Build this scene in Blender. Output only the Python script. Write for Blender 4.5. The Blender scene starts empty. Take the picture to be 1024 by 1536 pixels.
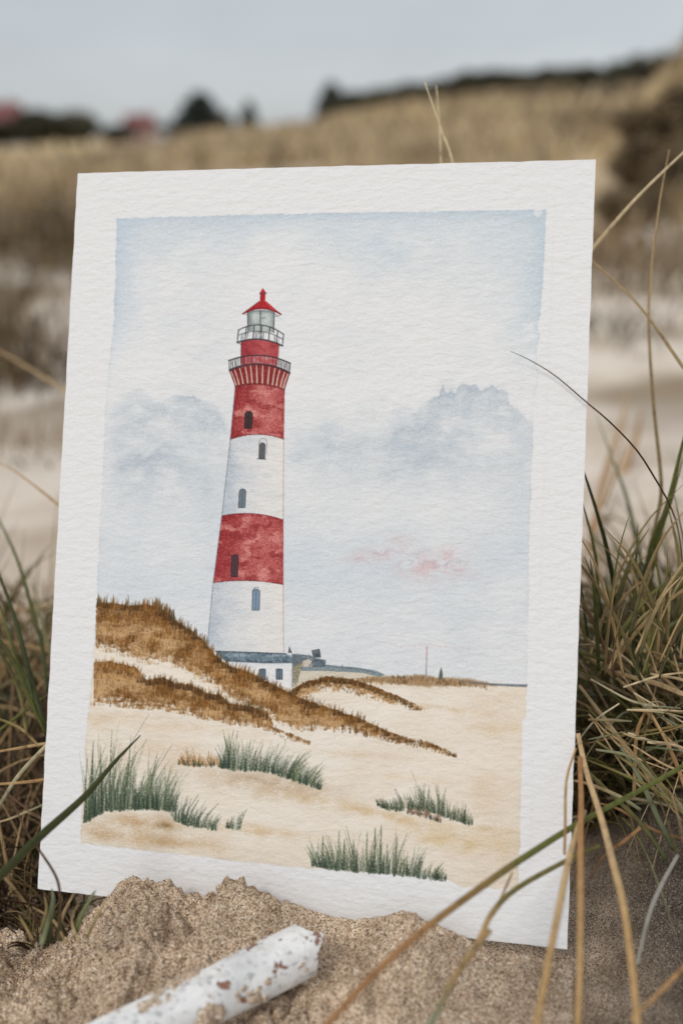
import bpy, math, random
import numpy as np
from mathutils import Matrix, Vector

random.seed(7); RNG = np.random.default_rng(7)
scene = bpy.context.scene
COL = scene.collection

# ------------------------------------------------------------------ helpers
def lin(c):
    c = np.asarray(c, dtype=np.float64) / 255.0
    return np.where(c <= 0.04045, c / 12.92, ((c + 0.055) / 1.055) ** 2.4)

def _hash(ix, iy, seed):
    h = (ix.astype(np.int64) * 374761393 + iy.astype(np.int64) * 668265263 + seed * 144269) & 0xFFFFFFFF
    h = ((h ^ (h >> 13)) * 1274126177) & 0xFFFFFFFF
    h = (h ^ (h >> 16)) & 0xFFFFFFFF
    return h

def perlin(x, y, seed=0):
    x = np.asarray(x, dtype=np.float64); y = np.asarray(y, dtype=np.float64)
    xi = np.floor(x); yi = np.floor(y)
    fx = x - xi; fy = y - yi
    u = fx * fx * fx * (fx * (fx * 6 - 15) + 10); v = fy * fy * fy * (fy * (fy * 6 - 15) + 10)
    def g(dx, dy):
        a = _hash(xi + dx, yi + dy, seed).astype(np.float64) * (2 * math.pi / 4294967296.0)
        return np.cos(a) * (fx - dx) + np.sin(a) * (fy - dy)
    a = g(0, 0); b = g(1, 0); c = g(0, 1); d = g(1, 1)
    return ((a + (b - a) * u) * (1 - v) + (c + (d - c) * u) * v) * 1.5

def fbm(x, y, oct=4, seed=0, gain=0.5):
    s = 0.0; a = 1.0; t = 0.0
    for o in range(oct):
        s = s + a * perlin(x * 2 ** o + o * 17.3, y * 2 ** o - o * 9.1, seed + o)
        t += a; a *= gain
    return s / t * 1.4

def sstep(a, b, x):
    t = np.clip((np.asarray(x, dtype=np.float64) - a) / (b - a), 0, 1)
    return t * t * (3 - 2 * t)

def tag(o, label=None, cat=None, group=None, kind=None):
    if label: o['label'] = label
    if cat: o['category'] = cat
    if group: o['group'] = group
    if kind: o['kind'] = kind
    return o

def empty(name, loc=(0, 0, 0), label=None, cat=None, group=None):
    o = bpy.data.objects.new(name, None); COL.objects.link(o); o.location = loc
    o.empty_display_size = 0.01
    return tag(o, label, cat, group)

def mesh_obj(name, verts, faces, mat=None, parent=None, smooth=True, tint=None, attr='tint'):
    me = bpy.data.meshes.new(name)
    verts = np.asarray(verts, dtype=np.float32).reshape(-1, 3)
    if isinstance(faces, np.ndarray) and faces.ndim == 2:
        n, k = faces.shape
        me.vertices.add(len(verts)); me.vertices.foreach_set('co', verts.ravel())
        me.loops.add(n * k); me.loops.foreach_set('vertex_index', faces.astype(np.int32).ravel())
        me.polygons.add(n); me.polygons.foreach_set('loop_start', np.arange(0, n * k, k, dtype=np.int32))
        me.update(calc_edges=True)
    else:
        me.from_pydata([tuple(v) for v in verts], [], [tuple(f) for f in faces])
    me.polygons.foreach_set('use_smooth', np.full(len(me.polygons), bool(smooth)))
    if tint is not None:
        tint = np.asarray(tint, dtype=np.float32)
        if tint.shape[1] == 3: tint = np.concatenate([tint, np.ones((len(tint), 1), np.float32)], 1)
        a = me.color_attributes.new(attr, 'FLOAT_COLOR', 'POINT'); a.data.foreach_set('color', tint.ravel())
    me.validate(); me.update()
    o = bpy.data.objects.new(name, me); COL.objects.link(o)
    if mat: me.materials.append(mat)
    if parent: o.parent = parent
    return o

def new_mat(name):
    m = bpy.data.materials.new(name); m.use_nodes = True
    nt = m.node_tree; b = nt.nodes['Principled BSDF']
    return m, nt, b
def N(nt, t, **kw):
    n = nt.nodes.new(t)
    for k, v in kw.items(): setattr(n, k, v)
    return n
def L(nt, a, b): nt.links.new(a, b)
def noise_node(nt, scale, detail=4, rough=0.55, vec=None, scl=None):
    n = N(nt, 'ShaderNodeTexNoise'); n.inputs['Scale'].default_value = scale
    n.inputs['Detail'].default_value = detail; n.inputs['Roughness'].default_value = rough
    if vec is None:
        tc = N(nt, 'ShaderNodeTexCoord'); vec = tc.outputs['Object']
    if scl is not None:
        mp = N(nt, 'ShaderNodeMapping'); mp.inputs['Scale'].default_value = scl
        L(nt, vec, mp.inputs['Vector']); vec = mp.outputs['Vector']
    L(nt, vec, n.inputs['Vector'])
    return n
def ramp(nt, fac, stops):
    r = N(nt, 'ShaderNodeValToRGB'); e = r.color_ramp.elements
    while len(e) < len(stops): e.new(0.5)
    for i, (p, c) in enumerate(stops):
        e[i].position = p; e[i].color = (*[float(v) for v in c], 1)
    L(nt, fac, r.inputs['Fac']); return r
def mixc(nt, fac, a, b, mode='MIX'):
    m = N(nt, 'ShaderNodeMix', data_type='RGBA', blend_type=mode)
    for s, v in ((0, fac), (6, a), (7, b)):
        if hasattr(v, 'is_linked'): L(nt, v, m.inputs[s])
        elif s == 0: m.inputs[0].default_value = v
        else: m.inputs[s].default_value = (*[float(q) for q in v][:3], 1)
    return m.outputs[2]
def bump(nt, b, h, dist, strength=1.0, prev=None):
    n = N(nt, 'ShaderNodeBump'); n.inputs['Distance'].default_value = dist; n.inputs['Strength'].default_value = strength
    L(nt, h, n.inputs['Height'])
    if prev is not None: L(nt, prev.outputs['Normal'], n.inputs['Normal'])
    L(nt, n.outputs['Normal'], b.inputs['Normal']); return n

# ------------------------------------------------------------------ camera (solved from the sheet's four corners)
F = 1620.9; CAMH = 0.29
PITCH = math.atan((768 - 205) / F)
cp, sp = math.cos(PITCH), math.sin(PITCH)
CAM = np.array([0, 0, CAMH])
def ray(px, py):
    x = (px - 512) / F; y = (py - 768) / F
    return np.array([x, cp - y * sp, -sp - y * cp])
def P(px, py, d): return CAM + ray(px, py) * d            # d = depth along the lens axis
def G(px, py, z=0.0):
    r = ray(px, py); return CAM + r * ((z - CAMH) / r[2])

cam = bpy.data.cameras.new('camera'); camo = bpy.data.objects.new('camera', cam); COL.objects.link(camo)
camo.location = CAM; camo.rotation_euler = (math.pi / 2 - PITCH, 0, 0)
cam.sensor_fit = 'VERTICAL'; cam.sensor_height = 36; cam.sensor_width = 24
cam.lens = F / 1536 * 36; cam.clip_start = 0.01; cam.clip_end = 3000
cam.dof.use_dof = True; cam.dof.focus_distance = 0.425; cam.dof.aperture_fstop = 4.6
scene.camera = camo

# ------------------------------------------------------------------ sheet pose
QUAD = np.array([[117, 260], [893, 238], [850, 1424], [57, 1333]], float)
def homog(src, dst):
    A = []
    for (x, y), (u, v) in zip(src, dst):
        A.append([x, y, 1, 0, 0, 0, -u * x, -u * y, -u]); A.append([0, 0, 0, x, y, 1, -v * x, -v * y, -v])
    return np.linalg.svd(np.array(A))[2][-1].reshape(3, 3)
Hm = homog([[0, 0], [1, 0], [1, 1], [0, 1]], QUAD - [512, 768])
B = np.diag([1 / F, 1 / F, 1]) @ Hm
B = B / (np.linalg.norm(B[:, 0]) / 0.21)
if B[2, 2] < 0: B = -B
def c2w(v): return np.array([v[0], v[2] * cp - v[1] * sp, -v[2] * sp - v[1] * cp])
sO = CAM + c2w(B[:, 2]); sU = c2w(B[:, 0]); sV = c2w(B[:, 1])
SW, SH = np.linalg.norm(sU), np.linalg.norm(sV)
ax = sU / SW; ay = -sV / SH; ay = ay - ax * (ax @ ay); ay /= np.linalg.norm(ay); az = np.cross(ax, ay)
BLc = sO + sV; BRc = sO + sU + sV

# ------------------------------------------------------------------ terrain
dS = (BRc - BLc)[:2]; LS = np.linalg.norm(dS); dS = dS / LS
nS = np.array([dS[1], -dS[0]])
if nS[1] > 0: nS = -nS
def st(x, y):
    dx = x - BLc[0]; dy = y - BLc[1]
    return dx * dS[0] + dy * dS[1], dx * nS[0] + dy * nS[1]
SIL = [(-60, 1405), (0, 1398), (25, 1400), (50, 1420), (85, 1424), (110, 1402), (150, 1372), (180, 1337), (215, 1322), (250, 1326), (280, 1341), (303, 1345), (325, 1336),
       (338, 1316), (348, 1311), (362, 1320), (368, 1340), (380, 1338), (395, 1340), (412, 1352), (430, 1359), (470, 1355), (500, 1366),
       (560, 1357), (600, 1361), (640, 1387), (680, 1407), (712, 1420), (735, 1434), (800, 1441), (860, 1450)]
TC = 0.011
_ms, _mz = [], []
for (a, b) in SIL:
    r = ray(a, b); o = CAM[:2] - BLc[:2]
    t0 = o @ nS; tr = r[:2] @ nS; k = (TC - t0) / tr
    p = CAM + r * k; s, t = st(p[0], p[1]); _ms.append(s); _mz.append(p[2])
_ms = np.array(_ms); _mz = np.array(_mz)
# skyline of the far dunes: pixel column -> height of the ridge line
SKX = np.array([-900, -200, 0, 120, 175, 250, 300, 400, 470, 520, 600, 700, 800, 900, 980, 1060, 1400])
SKY_ = np.array([246, 246, 244, 240, 233, 216, 197, 189, 180, 168, 153, 140, 133, 131, 127, 120, 110])
def terrain(x, y, fine=True):
    x = np.asarray(x, float); y = np.asarray(y, float)
    D = np.sqrt(x * x + y * y)
    px = 512 + F * x / np.maximum(y * 1.0 / cp, 0.05) * 1.0
    px = np.where(y > 0.1, px, np.where(x > 0, 1400, -900)); px = np.clip(px, -900, 1400)
    ridge = CAMH - 0.22 + (205 - np.interp(px, SKX, SKY_)) * 0.89 / F * 34.0
    z = sstep(4, 34, y) * ridge
    z = z * (1 - 0.75 * sstep(45, 110, D)) - 1.2 * sstep(60, 160, D)
    z = z + sstep(1.2, 4, D) * (0.035 * fbm(x * 0.8, y * 0.8, 3, 3) + 0.03 * fbm(x * 2.2, y * 2.2, 2, 5))
    z = z + sstep(8, 25, D) * 0.11 * fbm(x * 0.16, y * 0.16, 3, 8)
    # the nearer dune on the right
    g = np.exp(-(((x - 2.05) / 0.6) ** 2 + ((y - 5.6) / 1.4) ** 2)); z = z + 0.98 * g
    g2 = np.exp(-(((x - 1.25) / 0.5) ** 2 + ((y - 3.3) / 0.5) ** 2)); z = z + 0.08 * g2
    z = z - 0.05 * np.exp(-(((x + 0.1) / 1.2) ** 2 + ((y - 1.6) / 0.8) ** 2))
    if fine:
        near = 1 - sstep(0.5, 1.6, D)
        s, t = st(x, y)
        prof = np.interp(s, _ms, _mz, left=0.0, right=-0.002)
        prof = prof + 0.0
        rise = sstep(-0.0005, 0.009, t)
        fall = np.exp(-(np.maximum(t - TC, 0) / 0.038) ** 2)
        basef = 0.0015 + 0.002 * np.sin(s * 31 + 1)
        backz = -0.004 - 0.024 * np.exp(-((s + 0.01) / 0.075) ** 2)
        zf = basef + (prof - basef) * fall
        zn = backz + (zf - backz) * rise
        inm = np.exp(-(np.maximum(s - 0.17, 0) / 0.03) ** 2)
        # right-hand corner: flat sand rising into the grass
        zn = zn + 0.042 * sstep(0.205, 0.29, s) * sstep(0.0, -0.11, t)
        lum = fbm(x * 95, y * 95, 3, 21)
        bil = np.abs(perlin(x * 210, y * 210, 31)) + 0.6 * np.abs(perlin(x * 430 + 3, y * 430, 32))
        amp = (0.3 + 0.7 * inm * sstep(-0.003, 0.01, t)) * near
        clump = np.clip(perlin(x * 55 + 7, y * 55, 37) + 0.05, 0, 1)
        mtn = inm * sstep(-0.003, 0.01, t) * (1 - 0.75 * sstep(0.12, 0.16, s))
        wx = x + 0.004 * perlin(x * 70, y * 70, 71); wy = y + 0.004 * perlin(x * 70 + 9, y * 70, 72)
        crev = np.abs(perlin(wx * 85 + 11, wy * 85, 61)); big = fbm(wx * 48, wy * 48, 5, 63, 0.62)
        zn = zn + near * (0.0014 * lum * (0.25 + 0.75 * mtn) + mtn * (0.0072 * big + 0.0024 * (sstep(0.0, 0.18, crev) - 0.9) + 0.0020 * fbm(wx * 210, wy * 210, 3, 66, 0.6)) + 0.0016 * (0.55 - bil) * (0.15 + 1.3 * clump * mtn) + (0.0004 + 0.0011 * mtn) * fbm(x * 560, y * 560, 3, 41, 0.7))
        if STK is not None:
            q = (x - STK[0][0]) * STK[1][0] + (y - STK[0][1]) * STK[1][1]; q = np.clip(q, -0.1, STK[2] + 0.012)
            dd = np.abs((x - STK[0][0]) * STK[1][1] - (y - STK[0][1]) * STK[1][0]) ; over = np.hypot(np.maximum((x - STK[0][0]) * STK[1][0] + (y - STK[0][1]) * STK[1][1] - STK[2] - 0.012, 0), dd)
            cap = STK[0][2] + q * STK[3] - 0.0095 + np.maximum(over - 0.0105, 0) * 0.75 + 0.0012 * lum
            zn = np.where(cap < zn, zn * 0.12 + cap * 0.88, zn)
        z = z * (1 - near) + zn * near
    return z

STK = None
def terr1(x, y): return float(terrain(np.array([x]), np.array([y]))[0])

def stick_line():
    global STK
    A0 = G(100, 1603, 0.0150); A1 = G(458, 1424, 0.0180)
    h = (A1 - A0)[:2]; hl_ = np.linalg.norm(h)
    STK = (A0, h / hl_, hl_, (A1[2] - A0[2]) / hl_)
    return A0, A1
A0, A1 = stick_line()
def axis_grid(n, lo, hi, c, h0, core):
    # fine spacing h0 within |x-c|<core, growing geometrically beyond
    pts = [c]; st_ = h0
    while pts[-1] < hi:
        if pts[-1] - c > core: st_ *= 1.035
        pts.append(pts[-1] + st_)
    neg = [c]; st_ = h0
    while neg[-1] > lo:
        if c - neg[-1] > core: st_ *= 1.035
        neg.append(neg[-1] - st_)
    return np.array(neg[::-1][:-1] + pts)
gx = axis_grid(0, -420, 420, 0.0, 0.00055, 0.165)
gy = axis_grid(0, -60, 700, 0.345, 0.00055, 0.07)
GX, GY = np.meshgrid(gx, gy)
GZ = terrain(GX.ravel(), GY.ravel())
nx, ny = len(gx), len(gy)
idx = np.arange(nx * ny).reshape(ny, nx)
faces = np.stack([idx[:-1, :-1], idx[:-1, 1:], idx[1:, 1:], idx[1:, :-1]], -1).reshape(-1, 4)
gxr, gyr = GX.ravel(), GY.ravel()
Dg = np.hypot(gxr, gyr)
pxg = 512 + F * gxr / np.maximum(gyr / cp, 0.05)
# vegetation cover (r), dampness with the sheet's shade painted in (g), litter (b)
cov = sstep(2.0, 4.6, Dg + 1.9 * fbm(gxr * 0.9, gyr * 0.9, 3, 51)) * (0.62 + 0.38 * sstep(-0.3, 0.5, fbm(gxr * 0.5, gyr * 0.5, 3, 53)))
cov = np.maximum(cov, sstep(12, 16, Dg))
cov = np.maximum(cov, sstep(0.05, 0.35, np.exp(-(((gxr - 1.9) / 0.6) ** 2 + ((gyr - 5.4) / 1.4) ** 2))))
s_, t_ = st(gxr, gyr)
damp_shade = np.clip(sstep(0.175, 0.26, s_) * 0.95 * sstep(-0.4, 0.02, t_) * (1 - sstep(0.035, 0.07, t_) * 0.75) + 0.75 * sstep(0.0, -0.05, s_) * sstep(-0.25, -0.02, t_) * (1 - sstep(0.0, 0.03, t_)) + 0.25 * fbm(gxr * 18, gyr * 18, 3, 55), 0, 1) * (1 - sstep(0.5, 0.9, Dg))  # moist patches, plus shade of the sheet painted on sand beside and behind it
lit = sstep(0.15, 0.5, fbm(gxr * 2.2, gyr * 1.2, 3, 57)) * sstep(0.8, 1.6, Dg) * (1 - sstep(4, 6, Dg)) * 0.8

m_sand, nt, b = new_mat('sand')
b.inputs['Roughness'].default_value = 0.95; b.inputs['Specular IOR Level'].default_value = 0.15
at = N(nt, 'ShaderNodeAttribute', attribute_name='cover')
sep = N(nt, 'ShaderNodeSeparateColor'); L(nt, at.outputs['Color'], sep.inputs[0])
tc = N(nt, 'ShaderNodeTexCoord')
vor = N(nt, 'ShaderNodeTexVoronoi'); vor.inputs['Scale'].default_value = 2350; L(nt, tc.outputs['Object'], vor.inputs['Vector'])
sepv = N(nt, 'ShaderNodeSeparateColor'); L(nt, vor.outputs['Color'], sepv.inputs[0])
dry = ramp(nt, sepv.outputs[0], [(0.0, lin((66, 52, 43))), (0.16, lin((140, 116, 94))), (0.5, lin((198, 173, 147))), (0.85, lin((226, 206, 181))), (1.0, lin((244, 234, 219)))])
wet_shade = ramp(nt, sepv.outputs[1], [(0.0, lin((44, 38, 34))), (0.5, lin((84, 75, 67))), (0.9, lin((112, 101, 91))), (1.0, lin((158, 147, 134)))])  # dark palette for moist sand, carrying the sheet's shade in its colour
c1 = mixc(nt, sep.outputs[1], dry.outputs[0], wet_shade.outputs[0])
n2 = noise_node(nt, 60, 4, 0.6, tc.outputs['Object'])
r2 = ramp(nt, n2.outputs[0], [(0.32, (0.66, 0.62, 0.57)), (0.62, (1.1, 1.08, 1.06))])
c2 = mixc(nt, 1.0, c1, r2.outputs[0], 'MULTIPLY')
n3 = noise_node(nt, 2.6, 5, 0.6, tc.outputs['Object'])
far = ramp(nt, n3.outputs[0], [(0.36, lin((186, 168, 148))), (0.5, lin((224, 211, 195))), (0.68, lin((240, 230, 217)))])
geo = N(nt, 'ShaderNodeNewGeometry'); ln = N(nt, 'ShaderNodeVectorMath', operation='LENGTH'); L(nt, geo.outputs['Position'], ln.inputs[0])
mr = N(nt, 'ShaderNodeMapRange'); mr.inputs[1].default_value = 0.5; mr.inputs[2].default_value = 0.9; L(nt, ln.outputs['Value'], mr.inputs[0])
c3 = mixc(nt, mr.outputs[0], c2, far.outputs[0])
c4 = mixc(nt, sep.outputs[2], c3, lin((120, 100, 76)))
n4 = noise_node(nt, 0.55, 6, 0.7, tc.outputs['Object'])
n4.inputs['Scale'].default_value = 0.4; gr = ramp(nt, n4.outputs[0], [(0.28, lin((128, 110, 80))), (0.45, lin((184, 160, 120))), (0.62, lin((212, 186, 142))), (0.8, lin((158, 136, 102)))])
c5 = mixc(nt, sep.outputs[0], c4, gr.outputs[0])
L(nt, c5, b.inputs['Base Color'])
bp = bump(nt, b, sepv.outputs[2], 0.00018, 0.9)
sand = mesh_obj('sand_ground', np.stack([gxr, gyr, GZ], 1), faces, m_sand, tint=np.stack([cov, damp_shade, lit], 1), attr='cover')
tag(sand, kind='structure')

# ------------------------------------------------------------------ the painting on the sheet (photo-pixel drawing board)
S = 1.5; X0, Y0, X1, Y1 = 50, 230, 900, 1430
Wc, Hc = int((X1 - X0) * S), int((Y1 - Y0) * S)
CX, CY = np.meshgrid(X0 + (np.arange(Wc) + 0.5) / S, Y0 + (np.arange(Hc) + 0.5) / S)
CX = CX.astype(np.float32); CY = CY.astype(np.float32)
PAPER = np.array((225, 224.5, 224), np.float32)
C = np.ones((Hc, Wc, 3), np.float32) * PAPER
LAB = np.zeros((Hc, Wc), np.int16)
n_big = fbm(CX / 120, CY / 90, 4, 101).astype(np.float32)
n_mid = fbm(CX / 34, CY / 26, 4, 103).astype(np.float32)
n_fin = fbm(CX / 9, CY / 6, 3, 105).astype(np.float32)
n_gra = fbm(CX / 3.2, CY / 2.4, 2, 107).astype(np.float32)
def wash(a, col, sl=None):
    a = np.clip(a, 0, 1)[..., None].astype(np.float32); col = np.array(col, np.float32)
    if sl is None: C[:] = C * (1 - a) + col * a
    else: C[sl] = C[sl] * (1 - a) + col * a
def box(x0, y0, x1, y1):
    i0 = max(0, int((x0 - X0) * S)); i1 = min(Wc, int((x1 - X0) * S) + 2)
    j0 = max(0, int((y0 - Y0) * S)); j1 = min(Hc, int((y1 - Y0) * S) + 2)
    return (slice(j0, j1), slice(i0, i1))
def ip(v, xs, ys): return np.interp(v, xs, ys).astype(np.float32)
def poly_sd(x, y, pts):
    pts = np.asarray(pts, np.float32); d = np.full(x.shape, 1e9, np.float32); ins = np.zeros(x.shape, bool)
    for i in range(len(pts)):
        a = pts[i]; c = pts[(i + 1) % len(pts)]; e = c - a
        t = np.clip(((x - a[0]) * e[0] + (y - a[1]) * e[1]) / max(float(e @ e), 1e-6), 0, 1)
        d = np.minimum(d, np.hypot(x - a[0] - t * e[0], y - a[1] - t * e[1]))
        if a[1] != c[1]:
            cr = ((a[1] > y) != (c[1] > y)) & (x < (c[0] - a[0]) * (y - a[1]) / (c[1] - a[1]) + a[0]); ins ^= cr
    return np.where(ins, d, -d)
def poly(pts, col, alpha=1.0, soft=0.8, rough=0.0, tex=0.0, lab=None, edge=0.0):
    p = np.asarray(pts); m = 6 + rough * 3
    sl = box(p[:, 0].min() - m, p[:, 1].min() - m, p[:, 0].max() + m, p[:, 1].max() + m)
    x = CX[sl] + rough * n_fin[sl] * 1.5; y = CY[sl] + rough * n_mid[sl]
    d = poly_sd(x, y, pts)
    a = np.clip(0.5 + d / soft, 0, 1)
    if edge: wash(np.clip(0.5 + d / soft, 0, 1) * np.exp(-np.maximum(d, 0) / 1.3) * edge, (40, 42, 46), sl)
    wash(a * alpha * (1 + tex * (n_mid[sl] + 0.6 * n_gra[sl])), col, sl)
    if lab is not None: LAB[sl][a > 0.5] = lab
    return sl, d
def stroke(pts, w0, w1, col, alpha=1.0, lab=None, dry=0.0):
    p = np.asarray(pts, np.float32); m = max(w0, w1) + 1.5
    sl = box(p[:, 0].min() - m, p[:, 1].min() - m, p[:, 0].max() + m, p[:, 1].max() + m)
    x = CX[sl]; y = CY[sl]
    if x.size == 0: return
    best = np.full(x.shape, 0.0, np.float32); n = len(p) - 1
    for i in range(n):
        a = p[i]; e = p[i + 1] - a
        t = np.clip(((x - a[0]) * e[0] + (y - a[1]) * e[1]) / max(float(e @ e), 1e-6), 0, 1)
        d = np.hypot(x - a[0] - t * e[0], y - a[1] - t * e[1])
        w = (w0 + (w1 - w0) * (i + t) / n) * 0.5
        best = np.maximum(best, np.clip(w - d + 0.5, 0, 1))
    if dry: best = best * np.clip(1 - dry * (0.5 - n_gra[sl] * 1.2), 0.1, 1)
    wash(best * alpha, col, sl)
    if lab is not None: LAB[sl][best > 0.45] = lab
def arc(xs, ys, n=24):
    xs = np.asarray(xs, float); ys = np.asarray(ys, float)
    c = np.polyfit(xs, ys, len(xs) - 1); t = np.linspace(xs[0], xs[-1], n)
    return [(a, float(np.polyval(c, a))) for a in t]

# painted field
jit = 1.6 * n_fin + 1.0 * n_mid
eL = ip(CY, [328, 400, 480, 580, 650, 780, 890, 1000, 1110, 1265], [176, 174, 172, 161, 158, 151, 147, 140, 129, 121])
eR = ip(CY, [314, 400, 470, 490, 500, 545, 560, 600, 700, 800, 1025, 1076, 1080, 1250, 1330], [819, 815, 810, 805, 809, 803, 808, 800, 797, 793, 790, 788, 783, 779, 776])
eT = ip(CX, [176, 400, 600, 819], [328, 322, 318, 314])
eB = ip(CX, [121, 300, 440, 470, 560, 665, 690, 776], [1264, 1285, 1300, 1302, 1309, 1316, 1330, 1334])
dl = CX - eL + jit; dr = eR - CX + jit; dt = CY - eT + jit * 0.8; db = eB - CY + jit * 0.8
dF = np.minimum(np.minimum(dl, dr), np.minimum(dt, db))
FM = np.clip(0.5 + dF / 1.6, 0, 1)
skyrow = np.clip(0.5 + (1030 - CY) / 30, 0, 1)
gran = 1 + 0.30 * n_gra + 0.18 * n_fin
# general pale grey-blue of the lower sky
wash(FM * skyrow * gran * (0.16 + 0.40 * sstep(560, 720, CY) + 0.35 * n_big + 0.2 * n_mid) * 0.8, (200, 206, 211))
# top wash, side washes
topd = CY - eT
wash(FM * gran * np.exp(-np.maximum(topd, 0) / (34 + 22 * n_big)) * 1.0, (191, 203, 212))
wash(FM * gran * np.exp(-np.maximum(CX - eL, 0) / (26 + 12 * n_mid)) * (1 - sstep(430, 620, CY)) * 0.9, (188, 201, 213))
wash(FM * gran * np.exp(-np.maximum(eR - CX, 0) / (48 + 20 * n_mid)) * (1 - sstep(440, 590, CY)) * 0.95, (188, 202, 211))
wash(FM * skyrow * np.exp(-((CX - 585) / 40) ** 2 - ((CY - 365) / 30) ** 2) * gran * (0.5 + n_mid) * 0.8, (194, 206, 216))
wash(FM * np.exp(-((CX - 660) / 90) ** 2 - ((CY - 500) / 90) ** 2) * 0.35, (228, 227, 225))
# feathered bloom on the right border
for k in range(26):
    yy = random.uniform(480, 575); xx = 800 + random.uniform(-16, 8); r = random.uniform(3, 9)
    sl = box(xx - 14, yy - 14, xx + 14, yy + 14)
    d = r - np.hypot(CX[sl] - xx, (CY[sl] - yy) * 1.2) + n_fin[sl] * 2
    wash(np.clip(d / 2, 0, 1) * 0.55, (222, 224, 226), sl)
sl = box(795, 306, 822, 330); d = 7 - np.hypot(CX[sl] - 806, CY[sl] - 318); wash(np.clip(d, 0, 1) * 0.8, (221, 223, 225), sl)
stroke([(797, 317), (801, 326), (808, 327), (813, 320)], 1.2, 1.0, (178, 192, 204), 0.7)
# clouds
def bleed(pts, r0, a):
    for (x, y) in pts:
        for k in range(7):
            xx, yy, r_ = x + random.gauss(0, r0), y + random.gauss(0, r0 * 0.5), random.uniform(0.3, 0.9) * r0
            sl = box(xx - r_ - 8, yy - r_ - 8, xx + r_ + 8, yy + r_ + 8); d = r_ - np.hypot(CX[sl] - xx, (CY[sl] - yy) * 1.4) + 6 * n_fin[sl] + 7 * n_mid[sl]
            wash(FM[sl] * (np.clip(d / 2.2, 0, 1) * np.clip(1 - d / (r_ + 4), 0.25, 1)) * a, (176, 188, 198), sl)
def cloud(tx, ty, depth, x0, x1, col, st_, hard=(1.3,), hx=None, ft=40, wob=9):
    t = ip(CX, tx, ty) + wob * n_mid + 4.0 * n_fin
    hd = ip(CX, hx, hard) if hx else hard[0]
    t = t - 4 * np.abs(perlin(CX / 11, CY / 30, 141)) ; d = CY - t
    m = np.clip(d / hd, 0, 1) * np.exp(-np.maximum(d, 0) / (depth * (1 + 0.6 * n_big + 0.3 * n_mid))) * sstep(x0 - 14, x0 + ft, CX) * (1 - sstep(x1 - ft, x1 + 14, CX))
    wash(FM * m * st_ * gran * (0.8 + 0.6 * n_mid), col)
    wash(FM * np.exp(-np.abs(d - 1) / 1.1) * 0.5 * np.clip(3.2 / hd - 0.25, 0, 1) * sstep(x0, x0 + ft, CX) * (1 - sstep(x1 - ft, x1, CX)) * np.clip(0.5 + n_mid * 2.0, 0, 1), (150, 160, 172))
GB = (178, 189, 198)
cloud([150, 185, 205, 245, 262, 285, 312, 330, 350], [620, 588, 576, 604, 596, 591, 606, 614, 636], 58, 158, 352, GB, 0.8, (30, 26, 14, 1.6, 1.4, 1.6, 8, 20), (160, 200, 235, 255, 285, 310, 325, 345), 30)
cloud([150, 175, 200, 235, 265, 300, 345], [715, 690, 684, 676, 676, 694, 705], 50, 165, 350, GB, 0.6, (3, 2, 14, 22), (165, 235, 275, 340))
cloud([560, 600, 625, 645, 657, 664, 670, 684, 690, 700, 712, 722, 738, 742, 760, 764, 790, 810], [655, 628, 612, 598, 594, 578, 590, 588, 576, 580, 577, 586, 577, 584, 588, 608, 628, 634], 46, 575, 802, GB, 0.95, (26, 18, 4, 1.2, 1.2, 6), (585, 620, 645, 660, 770, 800), 30, 5)
cloud([430, 480, 520, 570, 600, 640, 690], [650, 632, 640, 648, 660, 656, 690], 52, 425, 720, GB, 0.5, (40, 24, 30, 12), (430, 560, 620, 690))
cloud([560, 600, 630, 660, 700, 800], [690, 662, 668, 650, 676, 690], 26, 560, 760, GB, 0.6, (30, 4, 2, 20), (570, 610, 660, 720), 30, 12)
cloud([150, 400, 600, 800], [740, 760, 730, 745], 60, 140, 800, (204, 209, 213), 0.35, (40,), None, 60, 20)
cloud([570, 590, 610, 625, 640, 660, 690], [668, 652, 640, 646, 634, 642, 660], 22, 575, 690, GB, 0.45, (6, 1.6, 1.6, 8), (580, 600, 645, 680), 20, 8)
cloud([160, 180, 215, 240, 262, 300], [722, 700, 690, 684, 690, 712], 24, 168, 290, GB, 0.4, (2, 1.6, 6, 14), (175, 225, 260, 285), 20, 7)
bleed([(640, 625), (600, 640), (700, 640), (735, 620), (560, 612), (690, 600), (650, 655), (480, 650), (520, 670), (460, 690)], 20, 0.13)
bleed([(300, 612), (275, 620), (225, 690), (245, 680), (320, 640), (190, 700), (210, 620)], 17, 0.13)
wash(FM * skyrow * gran * np.exp(-((CY - 850) / 90) ** 2) * (0.30 + 0.4 * n_big), (200, 209, 217))
wash(FM * skyrow * np.exp(-((CX - 640) / 130) ** 2 - ((CY - 760) / 42) ** 2) * 0.6 * np.clip(0.7 + n_mid, 0, 1), (226, 226, 225)); wash(FM * np.exp(-((CX - 520) / 60) ** 2 - ((CY - 575) / 24) ** 2) * 0.5, (226, 226, 225)); wash(FM * skyrow * np.exp(-((CX - 235) / 70) ** 2 - ((CY - 800) / 50) ** 2) * 0.4, (224, 225, 225))
wash(FM * np.exp(-((CX - 220) / 60) ** 2 - ((CY - 545) / 22) ** 2) * 0.45, (226, 226, 225))
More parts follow.
